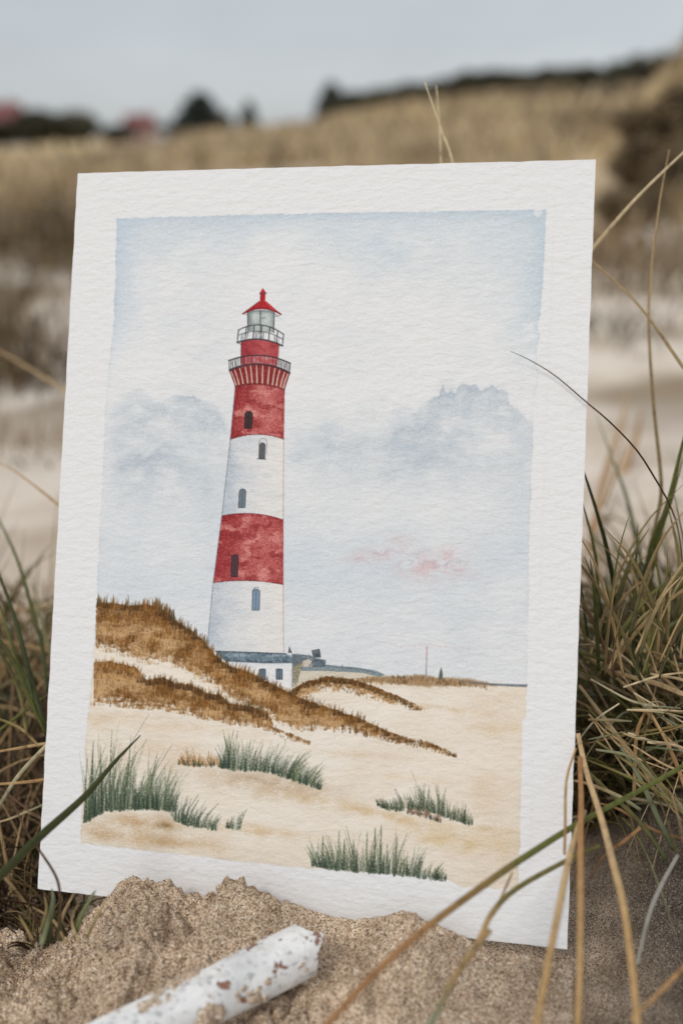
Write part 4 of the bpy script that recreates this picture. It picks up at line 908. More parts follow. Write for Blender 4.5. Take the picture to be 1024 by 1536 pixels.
# stems behind the sheet
BH = [([(760, 1010, .56), (745, 700, .52), (712, 400, .49), (679, 246, .48), (660, 190, .48), (637, 124, .48)], 5.5, 'tan', 'pale', 'pale straw stem leaning left above the top edge of the sheet'),
      ([(690, 1000, .57), (676, 700, .53), (665, 400, .505), (661, 246, .50), (659, 190, .50), (654, 128, .50)], 4.5, 'tan', 'pale', 'upright pale straw stem above the top edge of the sheet'),
      ([(790, 1000, .56), (795, 760, .53), (818, 520, .51), (850, 420, .50), (889, 372, .49), (951, 300, .48), (1024, 229, .47), (1080, 180, .46)], 7, 'tan', 'pale', 'thick pale straw stem rising from the right edge of the sheet to the upper right'),
      ([(1135, 960, .50), (1115, 740, .48), (1070, 610, .47), (1024, 551, .475), (986, 496, .48), (951, 451, .485), (891, 394, .49), (870, 375, .49)], 5.5, 'olive', 'tan', 'olive straw stem slanting down right from behind the sheet'),
      ([(150, 1010, .57), (146, 870, .54), (122, 785, .525), (89, 758, .52), (45, 723, .53), (11, 700, .54), (-30, 685, .55)], 4.5, 'gold', 'tan', 'golden arched stem left of the sheet beside the painted cloud'),
      ([(185, 880, .75), (175, 720, .73), (140, 622, .72), (95, 585, .72), (50, 556, .73), (0, 527, .74), (-40, 510, .75)], 5.5, 'tan', 'tan', 'blurred tan stem left of the sheet, upper of two')]
for pp, w, a_, c_, lb in BH: one_blade('dry_straw', pp, w, a_, c_, None, lb, 'grass stem', 'loose straw stems behind the sheet', ends=(1, 0.9, 0.3))
# blurred stalks further back on the right
tb = empty('straw_tuft', tuple(G(900, 850)[:2]) + (0,), 'blurred pink straw stalks on pale sand behind the right tuft', 'grass tuft', 'marram tufts beside the painting')
for pp, w, a_, c_ in [([(884, 830, .8), (905, 720, .85), (930, 640, .9), (940, 590, .92)], 10, 'orange', 'tan'), ([(915, 780, .95), (936, 704, .97), (952, 660, 1.0), (962, 615, 1.0)], 13, 'tan', 'orange'),
                      ([(880, 790, .85), (900, 780, .85), (940, 770, .86), (985, 755, .88)], 6, 'orange', 'tan'), ([(1000, 860, .8), (940, 830, .8), (880, 850, .8)], 6, 'dtan', 'tan'),
                      ([(885, 800, .8), (915, 850, .78), (945, 900, .75)], 6, 'sage', 'tan'), ([(905, 760, .7), (925, 700, .72), (940, 650, .74)], 5, 'dtan', 'orange'), ([(990, 870, .9), (1000, 800, .9), (1012, 760, .9)], 7, 'dtan', 'tan')]:
    one_blade('stalk', pp, w, a_, c_, tb)
mb = MB()
def area_b():
    p = G(random.uniform(870, 1110), random.uniform(800, 930)); return p[0], p[1]
fill(mb, 30, area_b, 0.05, 0.0018, 1.0, ['dtan', 'tan', 'olive', 'orange', 'sage', 'dtan'], droop=0.9, sides=4)
o = mb.build('thatch', tb); o['kind'] = 'stuff'

# --- left-hand tuft
lx, ly = G(40, 1080)[:2]
tl = empty('marram_tuft', (lx, ly, terr1(lx, ly)), 'dark green marram tuft left of the painting, leaning out of frame', 'grass tuft', 'marram tufts beside the painting')
def area_l():
    while True:
        p = G(random.uniform(-75, 110), random.uniform(985, 1330)); s, t = st(p[0], p[1])
        if t < -0.008 or s < -0.008: return p[0], p[1]
mb = MB(); fill(mb, 1000, area_l, 0.045, 0.0012, 1.0, ['dgreen', 'umber', 'brown', 'umber', 'dtan', 'umber', 'brown'], droop=1.0)
def area_l2():
    p = G(random.uniform(-80, 120), random.uniform(930, 1080)); return p[0], p[1]
fill(mb, 130, area_l2, 0.09, 0.0018, 0.8, ['olive', 'dgreen', 'dtan', 'tan', 'sage'], droop=0.8, sides=4)
fill(mb, 120, area_l, 0.10, 0.0014, 1.6, ['dtan', 'tan', 'brown', 'gold', 'umber'], droop=1.4, sides=4, seg=9)
o = mb.build('thatch', tl); o['kind'] = 'stuff'
LB = [([(72, 1040, .50), (64, 973, .51), (50, 919, .52), (27, 841, .54), (0, 782, .56), (-25, 735, .57)], 6, 'dgreen', 'green'),
      ([(75, 1110, .46), (60, 1065, .46), (41, 996, .47), (23, 928, .48), (0, 864, .49), (-25, 800, .5)], 8, 'dgreen', 'dgreen'),
      ([(62, 1080, .47), (50, 1040, .47), (36, 1010, .48), (18, 964, .48), (0, 910, .49), (-20, 860, .49)], 6.5, 'dgreen', 'green'),
      ([(70, 1100, .46), (50, 1060, .46), (25, 1000, .46), (0, 960, .46), (-30, 930, .46)], 7, 'green', 'dgreen'),
      ([(-20, 1110, .45), (20, 1080, .46), (60, 1050, .47), (95, 1030, .48)], 5, 'green', 'olive'),
      ([(90, 1020, .55), (70, 960, .56), (55, 900, .58), (45, 850, .6)], 5, 'olive', 'sage'),
      ([(40, 1100, .46), (30, 1040, .47), (5, 985, .47), (-20, 950, .47)], 6, 'olive', 'dgreen')]
for pp, w, a_, c_ in LB: one_blade('blade', pp, w, a_, c_, tl)
LD = [([(90, 1112, .44), (64, 1116, .44), (30, 1122, .435), (-30, 1132, .43)], 5, 'tan', 'gold'),
      ([(75, 1115, .43), (64, 1124, .43), (27, 1165, .42), (0, 1208, .41), (-15, 1240, .40)], 6.5, 'pale', 'sage'),
      ([(85, 1165, .42), (62, 1170, .42), (30, 1174, .415), (-30, 1178, .41)], 5.5, 'orange', 'gold'),
      ([(110, 905, .62), (82, 908, .62), (30, 914, .62), (-30, 925, .62)], 6, 'tan', 'tan'), ([(110, 975, .56), (70, 975, .56), (20, 965, .56), (-30, 960, .56)], 6, 'dtan', 'dtan'),
      ([(70, 1205, .41), (40, 1218, .41), (10, 1230, .4), (-30, 1240, .4)], 4, 'sage', 'tan'), ([(70, 1235, .4), (30, 1205, .4), (0, 1180, .4)], 3.5, 'brown', 'brown'),
      ([(60, 1120, .43), (30, 1092, .44), (-10, 1075, .44)], 5, 'dtan', 'olive'), ([(-10, 1330, .375), (30, 1290, .38), (60, 1262, .385)], 4, 'brown', 'dtan')]
for pp, w, a_, c_ in LD: one_blade('dry_blade', pp, w, a_, c_, tl, ends=(0.8, 1, 0.6))
# --- tuft in the hollow under the lower left corner
hx_, hy_ = G(92, 1412, -0.015)[:2]
t3 = empty('marram_tuft', (hx_, hy_, terr1(hx_, hy_)), 'small green tuft in the hollow below the lower left corner', 'grass tuft', 'marram tufts beside the painting')
def P3(pp): return pp
for pp, w, a_, c_ in [([(72, 1415, .375), (76, 1380, .375), (80, 1350, .375), (78, 1332, .378)], 9, 'dgreen', 'sage'), ([(62, 1418, .372), (72, 1385, .374), (78, 1360, .376)], 8, 'sage', 'green'),
                      ([(112, 1408, .375), (122, 1375, .376), (138, 1345, .378), (144, 1335, .38)], 7, 'green', 'sage'), ([(130, 1408, .375), (148, 1370, .378), (165, 1340, .382)], 5, 'olive', 'tan'),
                      ([(85, 1410, .376), (96, 1370, .378), (112, 1338, .382)], 5, 'dtan', 'tan'), ([(60, 1400, .372), (70, 1365, .376), (66, 1340, .38)], 4.5, 'olive', 'dtan'),
                      ([(92, 1412, .372), (90, 1375, .374), (94, 1345, .378)], 6, 'dgreen', 'green'), ([(50, 1410, .372), (36, 1385, .374), (28, 1372, .375)], 4, 'dtan', 'olive'), ([(118, 1412, .372), (108, 1380, .375), (120, 1350, .378)], 4, 'tan', 'dtan'),
                      ([(100, 1415, .37), (80, 1380, .375), (48, 1360, .376)], 4, 'dtan', 'tan')]:
    one_blade('blade', pp, w, a_, c_, t3, base=0.9, front=True)
mb = MB()
def area_h():
    while True:
        p = G(random.uniform(35, 165), random.uniform(1350, 1410), -0.015); s, t = st(p[0], p[1])
        if 0.003 < t < 0.02: return p[0], p[1]
fill(mb, 90, area_h, 0.022, 0.0013, 0.8, ['umber', 'brown', 'olive', 'dtan', 'dgreen'])
o = mb.build('thatch', t3); o['kind'] = 'stuff'

# --- mid-distance tufts and far dune grass
def far_tuft(px, py, n, h, spread, pal, label, wid=0.003):
    g = G(px, py); x, y = g[0], g[1]; z = terr1(x, y)
    e = empty('dune_tuft', (x, y, z), label, 'grass tuft', 'blurred tufts on the pale sand')
    mb = MB(); R_ = spread
    fill(mb, n, lambda: (x + random.gauss(0, R_), y + random.gauss(0, R_)), h, wid, 0.7, pal, droop=0.7, sides=3)
    mb.build('leaves', e)
DK = ['brown', 'umber', 'olive', 'dtan', 'umber', 'brown']
far_tuft(22, 530, 260, 0.15, 0.07, DK, 'blurred dark brown tuft at the left edge on pale sand')
far_tuft(-40, 480, 200, 0.2, 0.1, DK, 'blurred dark tuft cut by the left edge, behind the brown one')
far_tuft(100, 330, 200, 0.2, 0.25, ['dtan', 'brown', 'olive', 'tan'], 'blurred tan tuft just left of the sheet top corner')
far_tuft(920, 475, 130, 0.07, 0.09, DK, 'low blurred brown tuft right of the sheet top corner')
far_tuft(1015, 430, 200, 0.13, 0.12, DK, 'blurred dark tuft at the right edge below the near dune')
far_tuft(905, 400, 150, 0.12, 0.15, ['dtan', 'brown', 'umber'], 'blurred brown tuft behind the right edge of the sheet')
far_tuft(75, 408, 220, 0.16, 0.16, DK, 'blurred brown tuft left of the sheet where the dune grass begins')
far_tuft(-10, 395, 260, 0.2, 0.3, ['dtan', 'brown', 'olive', 'umber'], 'blurred brown tuft at the left edge where the dune grass begins')
far_tuft(960, 395, 240, 0.18, 0.2, ['dtan', 'brown', 'umber', 'tan'], 'blurred brown tuft behind the thin tall straw at right')
far_tuft(70, 640, 60, 0.04, 0.06, ['dtan', 'brown', 'tan'], 'faint low tuft on the pale sand left of the painted cloud')

def patch(x, y): return sstep(-0.02, 0.32, fbm(np.array([x * 0.42]), np.array([y * 0.16]), 3, 88))[0]
FGC = [lin((208, 184, 148)), lin((186, 162, 126)), lin((152, 132, 102)), lin((222, 200, 166)), lin((122, 108, 84))]
nG = 15000
Dd = 3.0 * (40 / 3.0) ** RNG.random(nG); an = RNG.uniform(-0.42, 0.44, nG)
xs = Dd * np.sin(an); ys = Dd * np.cos(an)
cl = fbm(xs * 0.9, ys * 0.9, 3, 77); zz = terrain(xs, ys, False)
vs, fs_, cs = [], [], []
keep = ((cl > -0.12) | (Dd > 9)) & (((xs - 1.3) / 0.5) ** 2 + ((ys - 4.3) / 0.9) ** 2 > 1)
i_ = 0
for x, y, z, D, c in zip(xs[keep], ys[keep], zz[keep], Dd[keep], cl[keep]):
    h = random.uniform(0.08, 0.2) * (0.8 if D < 8 else 1.4); w = 0.003 + 0.0011 * D
    a = random.uniform(0, 6.28); lx_, ly_ = math.cos(a) * h * 0.6, math.sin(a) * h * 0.6
    pt = float(patch(x, y)); col = FGC[random.randrange(5)] * (1.12 - 0.80 * pt)
    for k in range(3):
        aa = a + k * 2.1; vs.append((x + math.cos(aa) * w, y + math.sin(aa) * w, z - 0.01)); cs.append(col * 0.8)
    for k in range(3):
        aa = a + k * 2.1; vs.append((x + lx_ * .4 + math.cos(aa) * w * .7, y + ly_ * .4 + math.sin(aa) * w * .7, z + h * 0.6)); cs.append(col)
    vs.append((x + lx_, y + ly_, z + h)); cs.append(col)
    for k in range(3):
        q = (k + 1) % 3; fs_.append((i_ + k, i_ + q, i_ + 3 + q, i_ + 3 + k)); fs_.append((i_ + 3 + k, i_ + 3 + q, i_ + 6))
    i_ += 7
fg = mesh_obj('dune_grass', vs, fs_, m_blade, None, True, cs); tag(fg, 'beige marram covering the dunes behind the painting', 'grass', kind='stuff')

# ------------------------------------------------------------------ shrubs, trees and houses far behind
m_leaf, nt, b = new_mat('dark_foliage'); b.inputs['Roughness'].default_value = 0.75
n_ = noise_node(nt, 2.5, 4); r_ = ramp(nt, n_.outputs[0], [(0.3, lin((56, 57, 44))), (0.7, lin((98, 95, 72)))]); L(nt, r_.outputs[0], b.inputs['Base Color'])
m_leaf2, nt, b = new_mat('conifer_foliage'); b.inputs['Roughness'].default_value = 0.75
n_ = noise_node(nt, 1.2, 4); r_ = ramp(nt, n_.outputs[0], [(0.3, lin((34, 42, 38))), (0.7, lin((62, 72, 60)))]); L(nt, r_.outputs[0], b.inputs['Base Color'])
m_bark, nt, b = new_mat('bark'); b.inputs['Roughness'].default_value = 0.9
n_ = noise_node(nt, 8, 4); r_ = ramp(nt, n_.outputs[0], [(0.3, lin((54, 44, 36))), (0.7, lin((98, 84, 70)))]); L(nt, r_.outputs[0], b.inputs['Base Color'])
def leaves(pts, size):
    v = []; f = []; i = 0
    for p in pts:
        a = RNG.normal(size=3); a /= np.linalg.norm(a); q = np.cross(a, RNG.normal(size=3)); q /= np.linalg.norm(q); s = size * RNG.uniform(0.6, 1.4)
        v += [p - a * s, p + q * s * 0.5, p + a * s, p - q * s * 0.5]; f.append((i, i + 1, i + 2, i + 3)); i += 4
    return np.array(v), f
def crown_pts(kind, n):
    if kind == 'cone':
        t = RNG.random(n) ** 0.6; z = 1 - t; a = RNG.uniform(0, 6.283, n); r = t ** 0.55 * (0.42 + 0.10 * np.sin(a * 5 + z * 9)) * RNG.random(n) ** 0.35
        return np.stack([r * np.cos(a), r * np.sin(a), 0.06 + z * 0.94], 1)
    bl = [(RNG.uniform(-0.35, 0.35), RNG.uniform(-0.3, 0.3), RNG.uniform(0.3, 0.72), RNG.uniform(0.2, 0.34)) for k in range(8)]
    out = []
    for k in range(n):
        bx = bl[k % 8]; d = RNG.normal(size=3); d /= np.linalg.norm(d); r = bx[3] * RNG.random() ** 0.4; out.append((bx[0] + d[0] * r, bx[1] + d[1] * r, max(0.02, bx[2] + d[2] * r * 0.9)))
    return np.array(out)
def stem_mesh(h, r):
    mb = MB(); pts = np.array([[0, 0, -0.1 * h], [0.01, 0, 0.3 * h], [-0.01, 0.01, 0.65 * h], [0.0, 0, h]]); mb.blade(catmull(pts, 10), r * 2, lin((90, 78, 64)), lin((90, 78, 64)), sides=7, flat=1.0, tip=0.25, base=1.0, hint=(0, 1, 0))
    for k in range(7):
        a = k * 2.4; z = h * (0.35 + 0.08 * k); mb.blade(np.array([[0, 0, z], [0.15 * math.cos(a), 0.15 * math.sin(a), z + 0.06], [0.28 * math.cos(a), 0.28 * math.sin(a), z + 0.1]]), r, lin((90, 78, 64)), lin((90, 78, 64)), sides=5, flat=1, hint=(0.1, 0.2, 1))
    return mb
protos = {}
def plant(name, kind, px, base_py, top_py, D, wpx, label, cat, group, mat):
    x = (px - 512) / F * D / cp * 1.0; x = (px - 512) / F * (D * cp + 0) ; y = D
    # depth along the axis for a point at horizon height is about D*cos(pitch)
    z0 = float(terrain(np.array([x]), np.array([y]), False)[0])
    ztop = CAMH + (205 - top_py) / F * D * 1.0 / 1.0; h = max(0.25, ztop - z0); w = wpx / F * D
    key = (kind, mat.name)
    e = empty(name, (x, y, z0), label, cat, group)
    if key not in protos:
        v, f = leaves(crown_pts(kind, 2200), 0.055); c = mesh_obj('crown', v, f, mat, e, False); s = stem_mesh(0.7, 0.025).build('trunk', None, (0, 0, 0), m_bark); s.parent = e
        protos[key] = (c, s)
    else:
        for o in protos[key]:
            c = o.copy(); COL.objects.link(c); c.parent = e
    e.scale = (w * 1.2, w * 1.2, h * 1.12); e.rotation_euler = (0, 0, random.uniform(0, 6.28))
    return e
plant('pine_tree', 'cone', 301, 195, 152, 80, 84, 'dark pointed evergreen standing alone on the far left ridge', 'tree', None, m_leaf2)
plant('pine_tree', 'cone', 374, 190, 162, 82, 34, 'small dark evergreen right of the big pointed one', 'tree', None, m_leaf2)
plant('dune_shrub', 'round', 341, 192, 172, 80, 44, 'low dark shrub between the two far evergreens', 'shrub', 'dark shrubs on the far ridge', m_leaf)
plant('dune_shrub', 'round', 262, 200, 186, 80, 50, 'low dark shrub left of the big far evergreen', 'shrub', 'dark shrubs on the far ridge', m_leaf)
plant('pine_tree', 'cone', 497, 170, 138, 44, 52, 'grey green evergreen at the left end of the ridge shrubs', 'tree', None, m_leaf2)
hl = ['blurred dark bush in front of the red roofed house', 'blurred dark bush second from the left below the red roof', 'blurred rounded bush at the middle of the left hedge', 'blurred bush right of the hedge middle', 'blurred bush ending the left hedge at its right']
for k, (px, top, w) in enumerate([(5, 182, 110), (50, 177, 90), (92, 168, 94), (130, 174, 86), (166, 188, 60)]):
    plant('hedge_bush', 'round', px, 222, top, 58, w, hl[k], 'bush', 'bushes in the hedge by the houses', m_leaf)
for k in range(26):
    px = 505 + k * 18 + random.uniform(-5, 5); gyv = float(np.interp(px, SKX, SKY_)); tp = gyv - random.uniform(11, 24) - (14 if 930 < px < 960 else 0)
    plant('dune_shrub', 'round', px, gyv, tp, 33.5 + random.uniform(-1, 1), random.uniform(44, 66), 'low dark shrub in the blurred row along the right ridge', 'shrub', 'shrubs in the row along the right ridge', m_leaf)
# dark heath on the near right dune
m_heath, nt, b = new_mat('brown_heath'); b.inputs['Roughness'].default_value = 0.8
n_ = noise_node(nt, 2.5, 4); r_ = ramp(nt, n_.outputs[0], [(0.3, lin((82, 68, 50))), (0.7, lin((140, 120, 88)))]); L(nt, r_.outputs[0], b.inputs['Base Color'])
heath_mesh = protos[('round', m_leaf.name)][0].data.copy(); heath_mesh.materials[0] = m_heath
def hit(px, py):
    rr_ = ray(px, py); d = np.linspace(1.5, 30, 3000); pz = terrain(rr_[0] * d, rr_[1] * d, False); k = np.argmax(CAMH + rr_[2] * d < pz); return rr_[0] * d[k], rr_[1] * d[k], pz[k], d[k]
for k, (px, py, wp, hp_, lb) in enumerate([(1035, 225, 120, 80, 'dark heath bush high on the near right dune at the frame edge'), (975, 235, 90, 60, 'dark heath bush in the middle of the near right dune'), (1030, 315, 120, 70, 'broad dark heath bush low on the near right dune at the frame edge'),
        (935, 290, 80, 45, 'brown heath bush above the upper right corner of the sheet'), (965, 340, 110, 50, 'low heath bush between the sheet and the broad dark one'), (990, 280, 100, 60, 'dark heath bush left of the broad dark one'), (905, 345, 80, 45, 'dark low bush touching the right edge of the sheet')]):
    x, y, z0, d = hit(px, py); e = empty('heath_bush', (x, y, z0 - 0.02), lb, 'bush', 'heath bushes on the near dune')
    for o in protos[('round', m_leaf.name)]:
        c = o.copy(); COL.objects.link(c); c.parent = e
        if o.name.startswith('crown'): c.data = heath_mesh
    e.scale = (1.3 * wp / F * d, 1.3 * wp / F * d, 1.5 * hp_ / F * d); e.rotation_euler = (0, 0, k * 2.0)

def flat_mat(name, c0, c1, sc, rough=0.8):
    m, nt, b = new_mat(name); n_ = noise_node(nt, sc, 4); r_ = ramp(nt, n_.outputs[0], [(0.3, lin(c0)), (0.7, lin(c1))]); L(nt, r_.outputs[0], b.inputs['Base Color']); b.inputs['Roughness'].default_value = rough; return m
m_roof = flat_mat('red_tiles', (104, 60, 60), (130, 80, 80), 3); m_wallw = flat_mat('grey_render', (168, 164, 160), (190, 186, 182), 2); m_wallp = flat_mat('pink_brick', (160, 132, 124), (182, 156, 148), 2); m_glass = flat_mat('window_glass', (50, 56, 62), (70, 76, 82), 1, 0.2)
def bx(v, f, x0, x1, y0, y1, z0, z1):
    i = len(v); v += [(x0, y0, z0), (x1, y0, z0), (x1, y1, z0), (x0, y1, z0), (x0, y0, z1), (x1, y0, z1), (x1, y1, z1), (x0, y1, z1)]
    f += [(i, i + 3, i + 2, i + 1), (i + 4, i + 5, i + 6, i + 7), (i, i + 1, i + 5, i + 4), (i + 1, i + 2, i + 6, i + 5), (i + 2, i + 3, i + 7, i + 6), (i + 3, i, i + 4, i + 7)]
def house(px0, px1, eave_py, peak_py, D, wall, label, name):
    k = D / F; x0, x1 = (px0 - 512) * k * cp, (px1 - 512) * k * cp; w = x1 - x0; ze = CAMH + (205 - eave_py) * k * 0.89; zp = CAMH + (205 - peak_py) * k * 0.89
    zg = float(terrain(np.array([(x0 + x1) / 2]), np.array([float(D)]), False)[0]) - 0.3
    e = empty(name, ((x0 + x1) / 2, D, zg), label, 'house', 'red roofed houses beyond the dunes')
    v, f = [], []; hw = w / 2 * 0.9; he = ze - zg; hp = zp - zg; dp = w * 0.6
    v = [(-hw, -dp / 2, 0), (hw, -dp / 2, 0), (hw, dp / 2, 0), (-hw, dp / 2, 0), (-hw, -dp / 2, he), (hw, -dp / 2, he), (hw, dp / 2, he), (-hw, dp / 2, he), (-hw * 0.8, 0, hp - 0.25), (hw * 0.8, 0, hp - 0.25)]
    f = [(0, 1, 5, 4), (1, 2, 6, 9, 5), (2, 3, 7, 6), (3, 0, 4, 8, 7), (0, 3, 2, 1), (4, 5, 9, 8), (6, 7, 8, 9)]
    mesh_obj('wall', v, f, wall, e, False)
    o = w / 2; q = dp / 2 + 0.4; t = 0.18
    top = [(-o, -q, he - 0.1), (o, -q, he - 0.1), (o * 0.85, 0, hp), (-o * 0.85, 0, hp), (o, q, he - 0.1), (-o, q, he - 0.1)]
    v = top + [(a, b_, c - t) for a, b_, c in top]
    f = [(0, 1, 2, 3), (3, 2, 4, 5), (9, 8, 7, 6), (11, 10, 8, 9), (0, 6, 7, 1), (1, 7, 8, 2), (2, 8, 10, 4), (4, 10, 11, 5), (5, 11, 9, 3), (3, 9, 6, 0)]
    rf = mesh_obj('roof', v, f, m_roof, e, False)
    v, f = [], []; bx(v, f, o * 0.35, o * 0.35 + 0.6, -0.3, 0.3, hp - 1.0, hp + 0.5); mesh_obj('chimney', v, f, wall, rf, False)
    for sx in (-0.5, 0.15):
        v, f = [], []; bx(v, f, hw * sx, hw * sx + 1.0, -dp / 2 - 0.05, -dp / 2 + 0.03, he * 0.45, he * 0.8); mesh_obj('window', v, f, m_glass, e, False)
house(-42, 42, 184, 153, 150, m_wallw, 'house with a large red roof at the far left edge', 'red_roofed_house')
house(186, 236, 190, 171, 200, m_wallp, 'small pink house between the hedge and the dark evergreen', 'pink_house')

# ------------------------------------------------------------------ the white stick in the foreground
axis = A1 - A0; LN = np.linalg.norm(axis); axis /= LN
sx_ = np.cross(axis, [0, 0, 1]); sx_ /= np.linalg.norm(sx_); sz_ = np.cross(sx_, axis)
stick = empty('painted_stick', tuple(A0), 'broken white painted stick with chipped paint half buried in sand', 'stick')
m_stick, nt, b = new_mat('chipped_white_paint'); b.inputs['Roughness'].default_value = 0.6
tc = N(nt, 'ShaderNodeTexCoord')
n1 = noise_node(nt, 150, 4, 0.6, tc.outputs['Object']); n2 = noise_node(nt, 420, 4, 0.6, tc.outputs['Object']); n3 = noise_node(nt, 55, 4, 0.6, tc.outputs['Object'])
wht = ramp(nt, n3.outputs[0], [(0.3, lin((196, 196, 196))), (0.6, lin((238, 237, 234)))])
pit = ramp(nt, n2.outputs[0], [(0.34, (0.60, 0.60, 0.60)), (0.44, (1, 1, 1))])
c1 = mixc(nt, 1.0, wht.outputs[0], pit.outputs[0], 'MULTIPLY')
chip = ramp(nt, n1.outputs[0], [(0.60, (0, 0, 0)), (0.635, (1, 1, 1))])
grime = noise_node(nt, 85, 5, 0.7, tc.outputs['Object']); gr2 = ramp(nt, grime.outputs[0], [(0.55, (1, 1, 1)), (0.72, (0.74, 0.70, 0.66))])
c2 = mixc(nt, chip.outputs[0], mixc(nt, 1.0, c1, gr2.outputs[0], 'MULTIPLY'), lin((136, 96, 74)))
L(nt, c2, b.inputs['Base Color'])
b1 = bump(nt, b, n2.outputs[0], 0.00015, 0.4); inv = N(nt, 'ShaderNodeMath', operation='SUBTRACT'); inv.inputs[0].default_value = 1.0; L(nt, chip.outputs[0], inv.inputs[1]); bump(nt, b, inv.outputs[0], 0.0005, 0.8, b1)
nl, na = 220, 72
tt = np.linspace(0, 1, nl); th_ = np.linspace(0, 2 * math.pi, na, endpoint=False)
TT, TH = np.meshgrid(tt, th_, indexing='ij')
facets = 5.0
def rad(th, t):
    r = 0.0095 * (1 + 0.02 * np.sin(t * 9))
    k = (th + 0.35) % (2 * math.pi / facets) - math.pi / facets
    pr = np.cos(math.pi / facets) / np.cos(k)
    return r * (0.80 + 0.22 * pr)
endcut = 0.0025 * np.sin(TH + 0.4) + 0.0012 * fbm(np.cos(TH) * 4, np.sin(TH) * 4, 3, 301) + 0.0042 * np.exp(-((TH - 1.05) / 0.30) ** 2) - 0.002
R_ = rad(TH, TT) + 0.00012 * fbm(TT * 60, TH * 4, 3, 303)
Lc = TT * LN + TT ** 6 * endcut
PV_ = Lc[..., None] * axis + R_[..., None] * (np.cos(TH)[..., None] * sx_ * 1.02 + np.sin(TH)[..., None] * sz_ * 0.92)
k = np.arange(nl * na).reshape(nl, na); q = np.stack([k[:-1], k[1:], np.roll(k, -1, 1)[1:], np.roll(k, -1, 1)[:-1]], -1).reshape(-1, 4)
body = mesh_obj('stick_body', PV_.reshape(-1, 3), q, m_stick, stick, True)
m_core = flat_mat('broken_core', (150, 146, 140), (206, 202, 196), 300)
edge = PV_[-1]; cen = edge.mean(0) - axis * 0.004
v = np.concatenate([edge * 0.995 + cen * 0.005, edge * 0.55 + cen * 0.45 - axis * 0.002, cen[None]]); f = [(i, (i + 1) % na, na + (i + 1) % na, na + i) for i in range(na)] + [(na + i, na + (i + 1) % na, 2 * na) for i in range(na)]
mesh_obj('broken_end', v, f, m_core, stick, True)
# sand caked on the stick and loose crumbs on the mound
def lumps(spec, seed=0):
    v, f, i = [], [], 0
    nt_, np_ = 14, 18
    for (c, r) in spec:
        a = np.linspace(0, math.pi, nt_); p = np.linspace(0, 2 * math.pi, np_, endpoint=False); A_, Pp = np.meshgrid(a, p, indexing='ij')
        d = np.stack([np.sin(A_) * np.cos(Pp), np.sin(A_) * np.sin(Pp), np.cos(A_)], -1)
        o = random.uniform(0, 50); nr = 1 + 0.45 * fbm(d[..., 0] * 1.7 + o + d[..., 2], d[..., 1] * 1.7 + d[..., 2] * 1.3, 3, 5) + 0.18 * perlin(d[..., 0] * 6 + o, d[..., 1] * 6 + d[..., 2] * 5, 9)
        pts = np.asarray(c) + d * (r * nr)[..., None] * np.array([1, 1, 0.8]); v.append(pts.reshape(-1, 3))
        k = np.arange(nt_ * np_).reshape(nt_, np_) + i; f.append(np.stack([k[:-1], k[1:], np.roll(k, -1, 1)[1:], np.roll(k, -1, 1)[:-1]], -1).reshape(-1, 4)); i += nt_ * np_
    return np.concatenate(v), np.concatenate(f)
m_crumb, nt, b = new_mat('sand_crumb'); b.inputs['Roughness'].default_value = 0.95; b.inputs['Specular IOR Level'].default_value = 0.15
tc = N(nt, 'ShaderNodeTexCoord'); vor = N(nt, 'ShaderNodeTexVoronoi'); vor.inputs['Scale'].default_value = 2350; L(nt, tc.outputs['Object'], vor.inputs['Vector']); sv = N(nt, 'ShaderNodeSeparateColor'); L(nt, vor.outputs['Color'], sv.inputs[0])
dr_ = ramp(nt, sv.outputs[0], [(0.0, lin((66, 52, 43))), (0.16, lin((140, 116, 94))), (0.5, lin((198, 173, 147))), (0.85, lin((226, 206, 181))), (1.0, lin((244, 234, 219)))]); L(nt, dr_.outputs[0], b.inputs['Base Color']); bump(nt, b, sv.outputs[2], 0.00018, 0.9)
def on_stick(t, th, lift=0.0):
    r = float(rad(np.array(th), np.array(t))) + lift; return A0 + axis * (t * LN) + r * (math.cos(th) * sx_ * 1.02 + math.sin(th) * sz_ * 0.85)
spec = []
for (t, th, n_, r) in ((0.50, 1.9, 16, 0.0022), (0.62, 2.3, 10, 0.0018), (0.76, 2.2, 5, 0.0014), (0.42, 1.6, 14, 0.002), (0.86, 1.7, 2, 0.001), (0.34, 1.9, 14, 0.0024), (0.66, 0.6, 6, 0.0012), (0.58, 2.6, 34, 0.0028), (0.47, 2.2, 34, 0.003), (0.52, 0.2, 22, 0.0026), (0.7, 2.5, 10, 0.002), (0.95, 2.0, 7, 0.0014), (0.72, 0.1, 12, 0.0018), (0.9, 0.3, 5, 0.0014)):
    for k in range(n_): spec.append((on_stick(t + random.gauss(0, 0.03), th + random.gauss(0, 0.22), -r * 0.4), r * random.uniform(0.4, 1.1)))
v, f = lumps(spec); o = mesh_obj('sand_crust', v - A0, f, m_crumb, stick, True); o['kind'] = 'stuff'
spec = []
for k in range(160):
    s = random.uniform(-0.05, 0.19); t = random.uniform(0.004, 0.075); xy = BLc[:2] + dS * s + nS * t
    r = 0.0006 + 0.0014 * random.random() ** 2
    spec.append(((xy[0], xy[1], terr1(xy[0], xy[1]) + r * 0.15), r))
for (px, py, d, r) in ((400, 1500, .318, .0050), (385, 1515, .314, .0048), (412, 1512, .315, .0038), (372, 1525, .312, .004), (488, 1448, .333, .0045), (500, 1440, .335, .0035)):
    p = P(px, py, d); spec.append(((p[0], p[1], terr1(p[0], p[1]) + r * 0.4), r))
v, f = lumps(spec); tag(mesh_obj('sand_crumbs', v, f, m_crumb, None, True), 'moist sand crumbs scattered over the mound before the sheet', 'sand', kind='stuff')

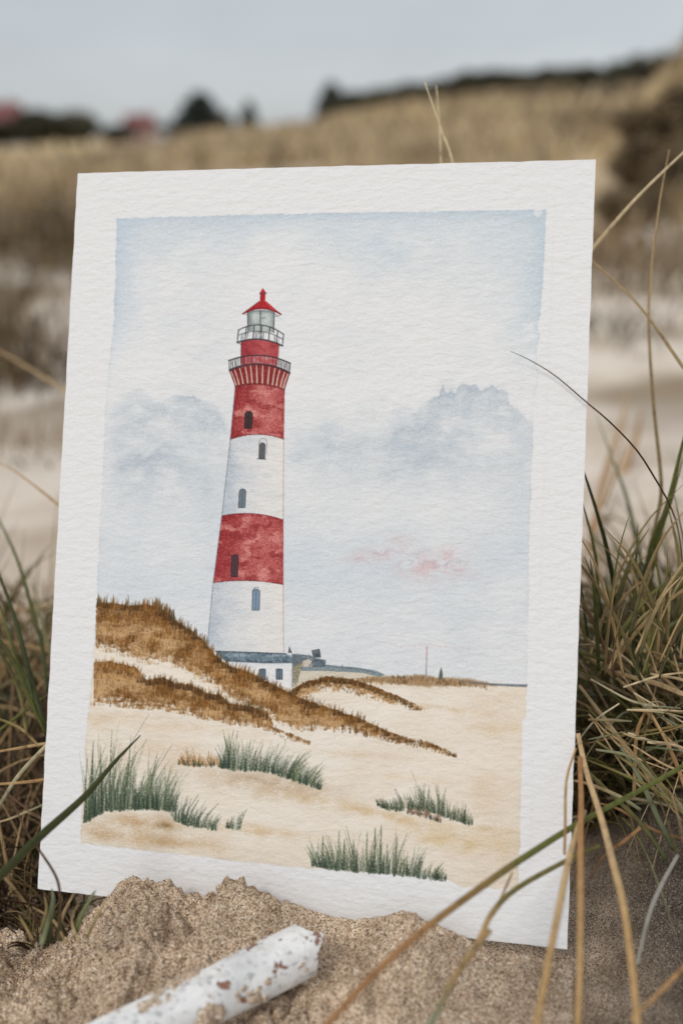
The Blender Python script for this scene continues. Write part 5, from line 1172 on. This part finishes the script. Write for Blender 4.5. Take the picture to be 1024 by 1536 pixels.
# ------------------------------------------------------------------ light: overcast
SUN_EL, SUN_AZ = math.radians(46), math.radians(-38)       # azimuth from behind the camera towards the left
sd_ = np.array([math.sin(SUN_AZ) * math.cos(SUN_EL), -math.cos(SUN_AZ) * math.cos(SUN_EL), math.sin(SUN_EL)])
sun = bpy.data.lights.new('sun', 'SUN'); suno = bpy.data.objects.new('sun', sun); COL.objects.link(suno)
sun.energy = 1.28; sun.angle = math.radians(13); sun.color = (1.0, 0.965, 0.92)
suno.rotation_euler = Vector(tuple(sd_)).to_track_quat('Z', 'Y').to_euler(); suno.location = (0, 0, 30)
w = bpy.data.worlds.new('World'); scene.world = w; w.use_nodes = True; nt = w.node_tree
bg = nt.nodes['Background']; out = nt.nodes['World Output']
sk = N(nt, 'ShaderNodeTexSky', sky_type='NISHITA'); sk.sun_disc = False; sk.sun_elevation = SUN_EL; sk.sun_rotation = math.atan2(sd_[0], sd_[1])
hs = N(nt, 'ShaderNodeHueSaturation'); hs.inputs['Saturation'].default_value = 0.3; L(nt, sk.outputs[0], hs.inputs['Color']); L(nt, hs.outputs[0], bg.inputs['Color']); bg.inputs['Strength'].default_value = 0.05
# cloud deck: brighter overhead than at the horizon
tc = N(nt, 'ShaderNodeTexCoord'); sx2 = N(nt, 'ShaderNodeSeparateXYZ'); L(nt, tc.outputs['Generated'], sx2.inputs[0])
rz_ = ramp(nt, sx2.outputs['Z'], [(0.0, (0.465, 0.50, 0.525)), (0.035, (0.455, 0.495, 0.535)), (0.10, (0.385, 0.425, 0.47)), (0.35, (0.56, 0.595, 0.63)), (1.0, (0.90, 0.92, 0.95))])
cn = noise_node(nt, 1.6, 5, 0.6, tc.outputs['Generated'], (1, 1, 2.5)); cn.inputs['Scale'].default_value = 4.0; cr_ = ramp(nt, cn.outputs[0], [(0.3, (0.86, 0.87, 0.885)), (0.7, (1.09, 1.09, 1.08))])
bg2 = N(nt, 'ShaderNodeBackground'); L(nt, mixc(nt, 1.0, rz_.outputs[0], cr_.outputs[0], 'MULTIPLY'), bg2.inputs['Color']); bg2.inputs['Strength'].default_value = 0.68
ad = N(nt, 'ShaderNodeAddShader'); L(nt, bg.outputs[0], ad.inputs[0]); L(nt, bg2.outputs[0], ad.inputs[1]); L(nt, ad.outputs[0], out.inputs['Surface'])

scene.view_settings.view_transform = 'Standard'; scene.view_settings.look = 'None'; scene.view_settings.exposure = 0.0; scene.view_settings.gamma = 1.0
scene.render.engine = 'CYCLES'
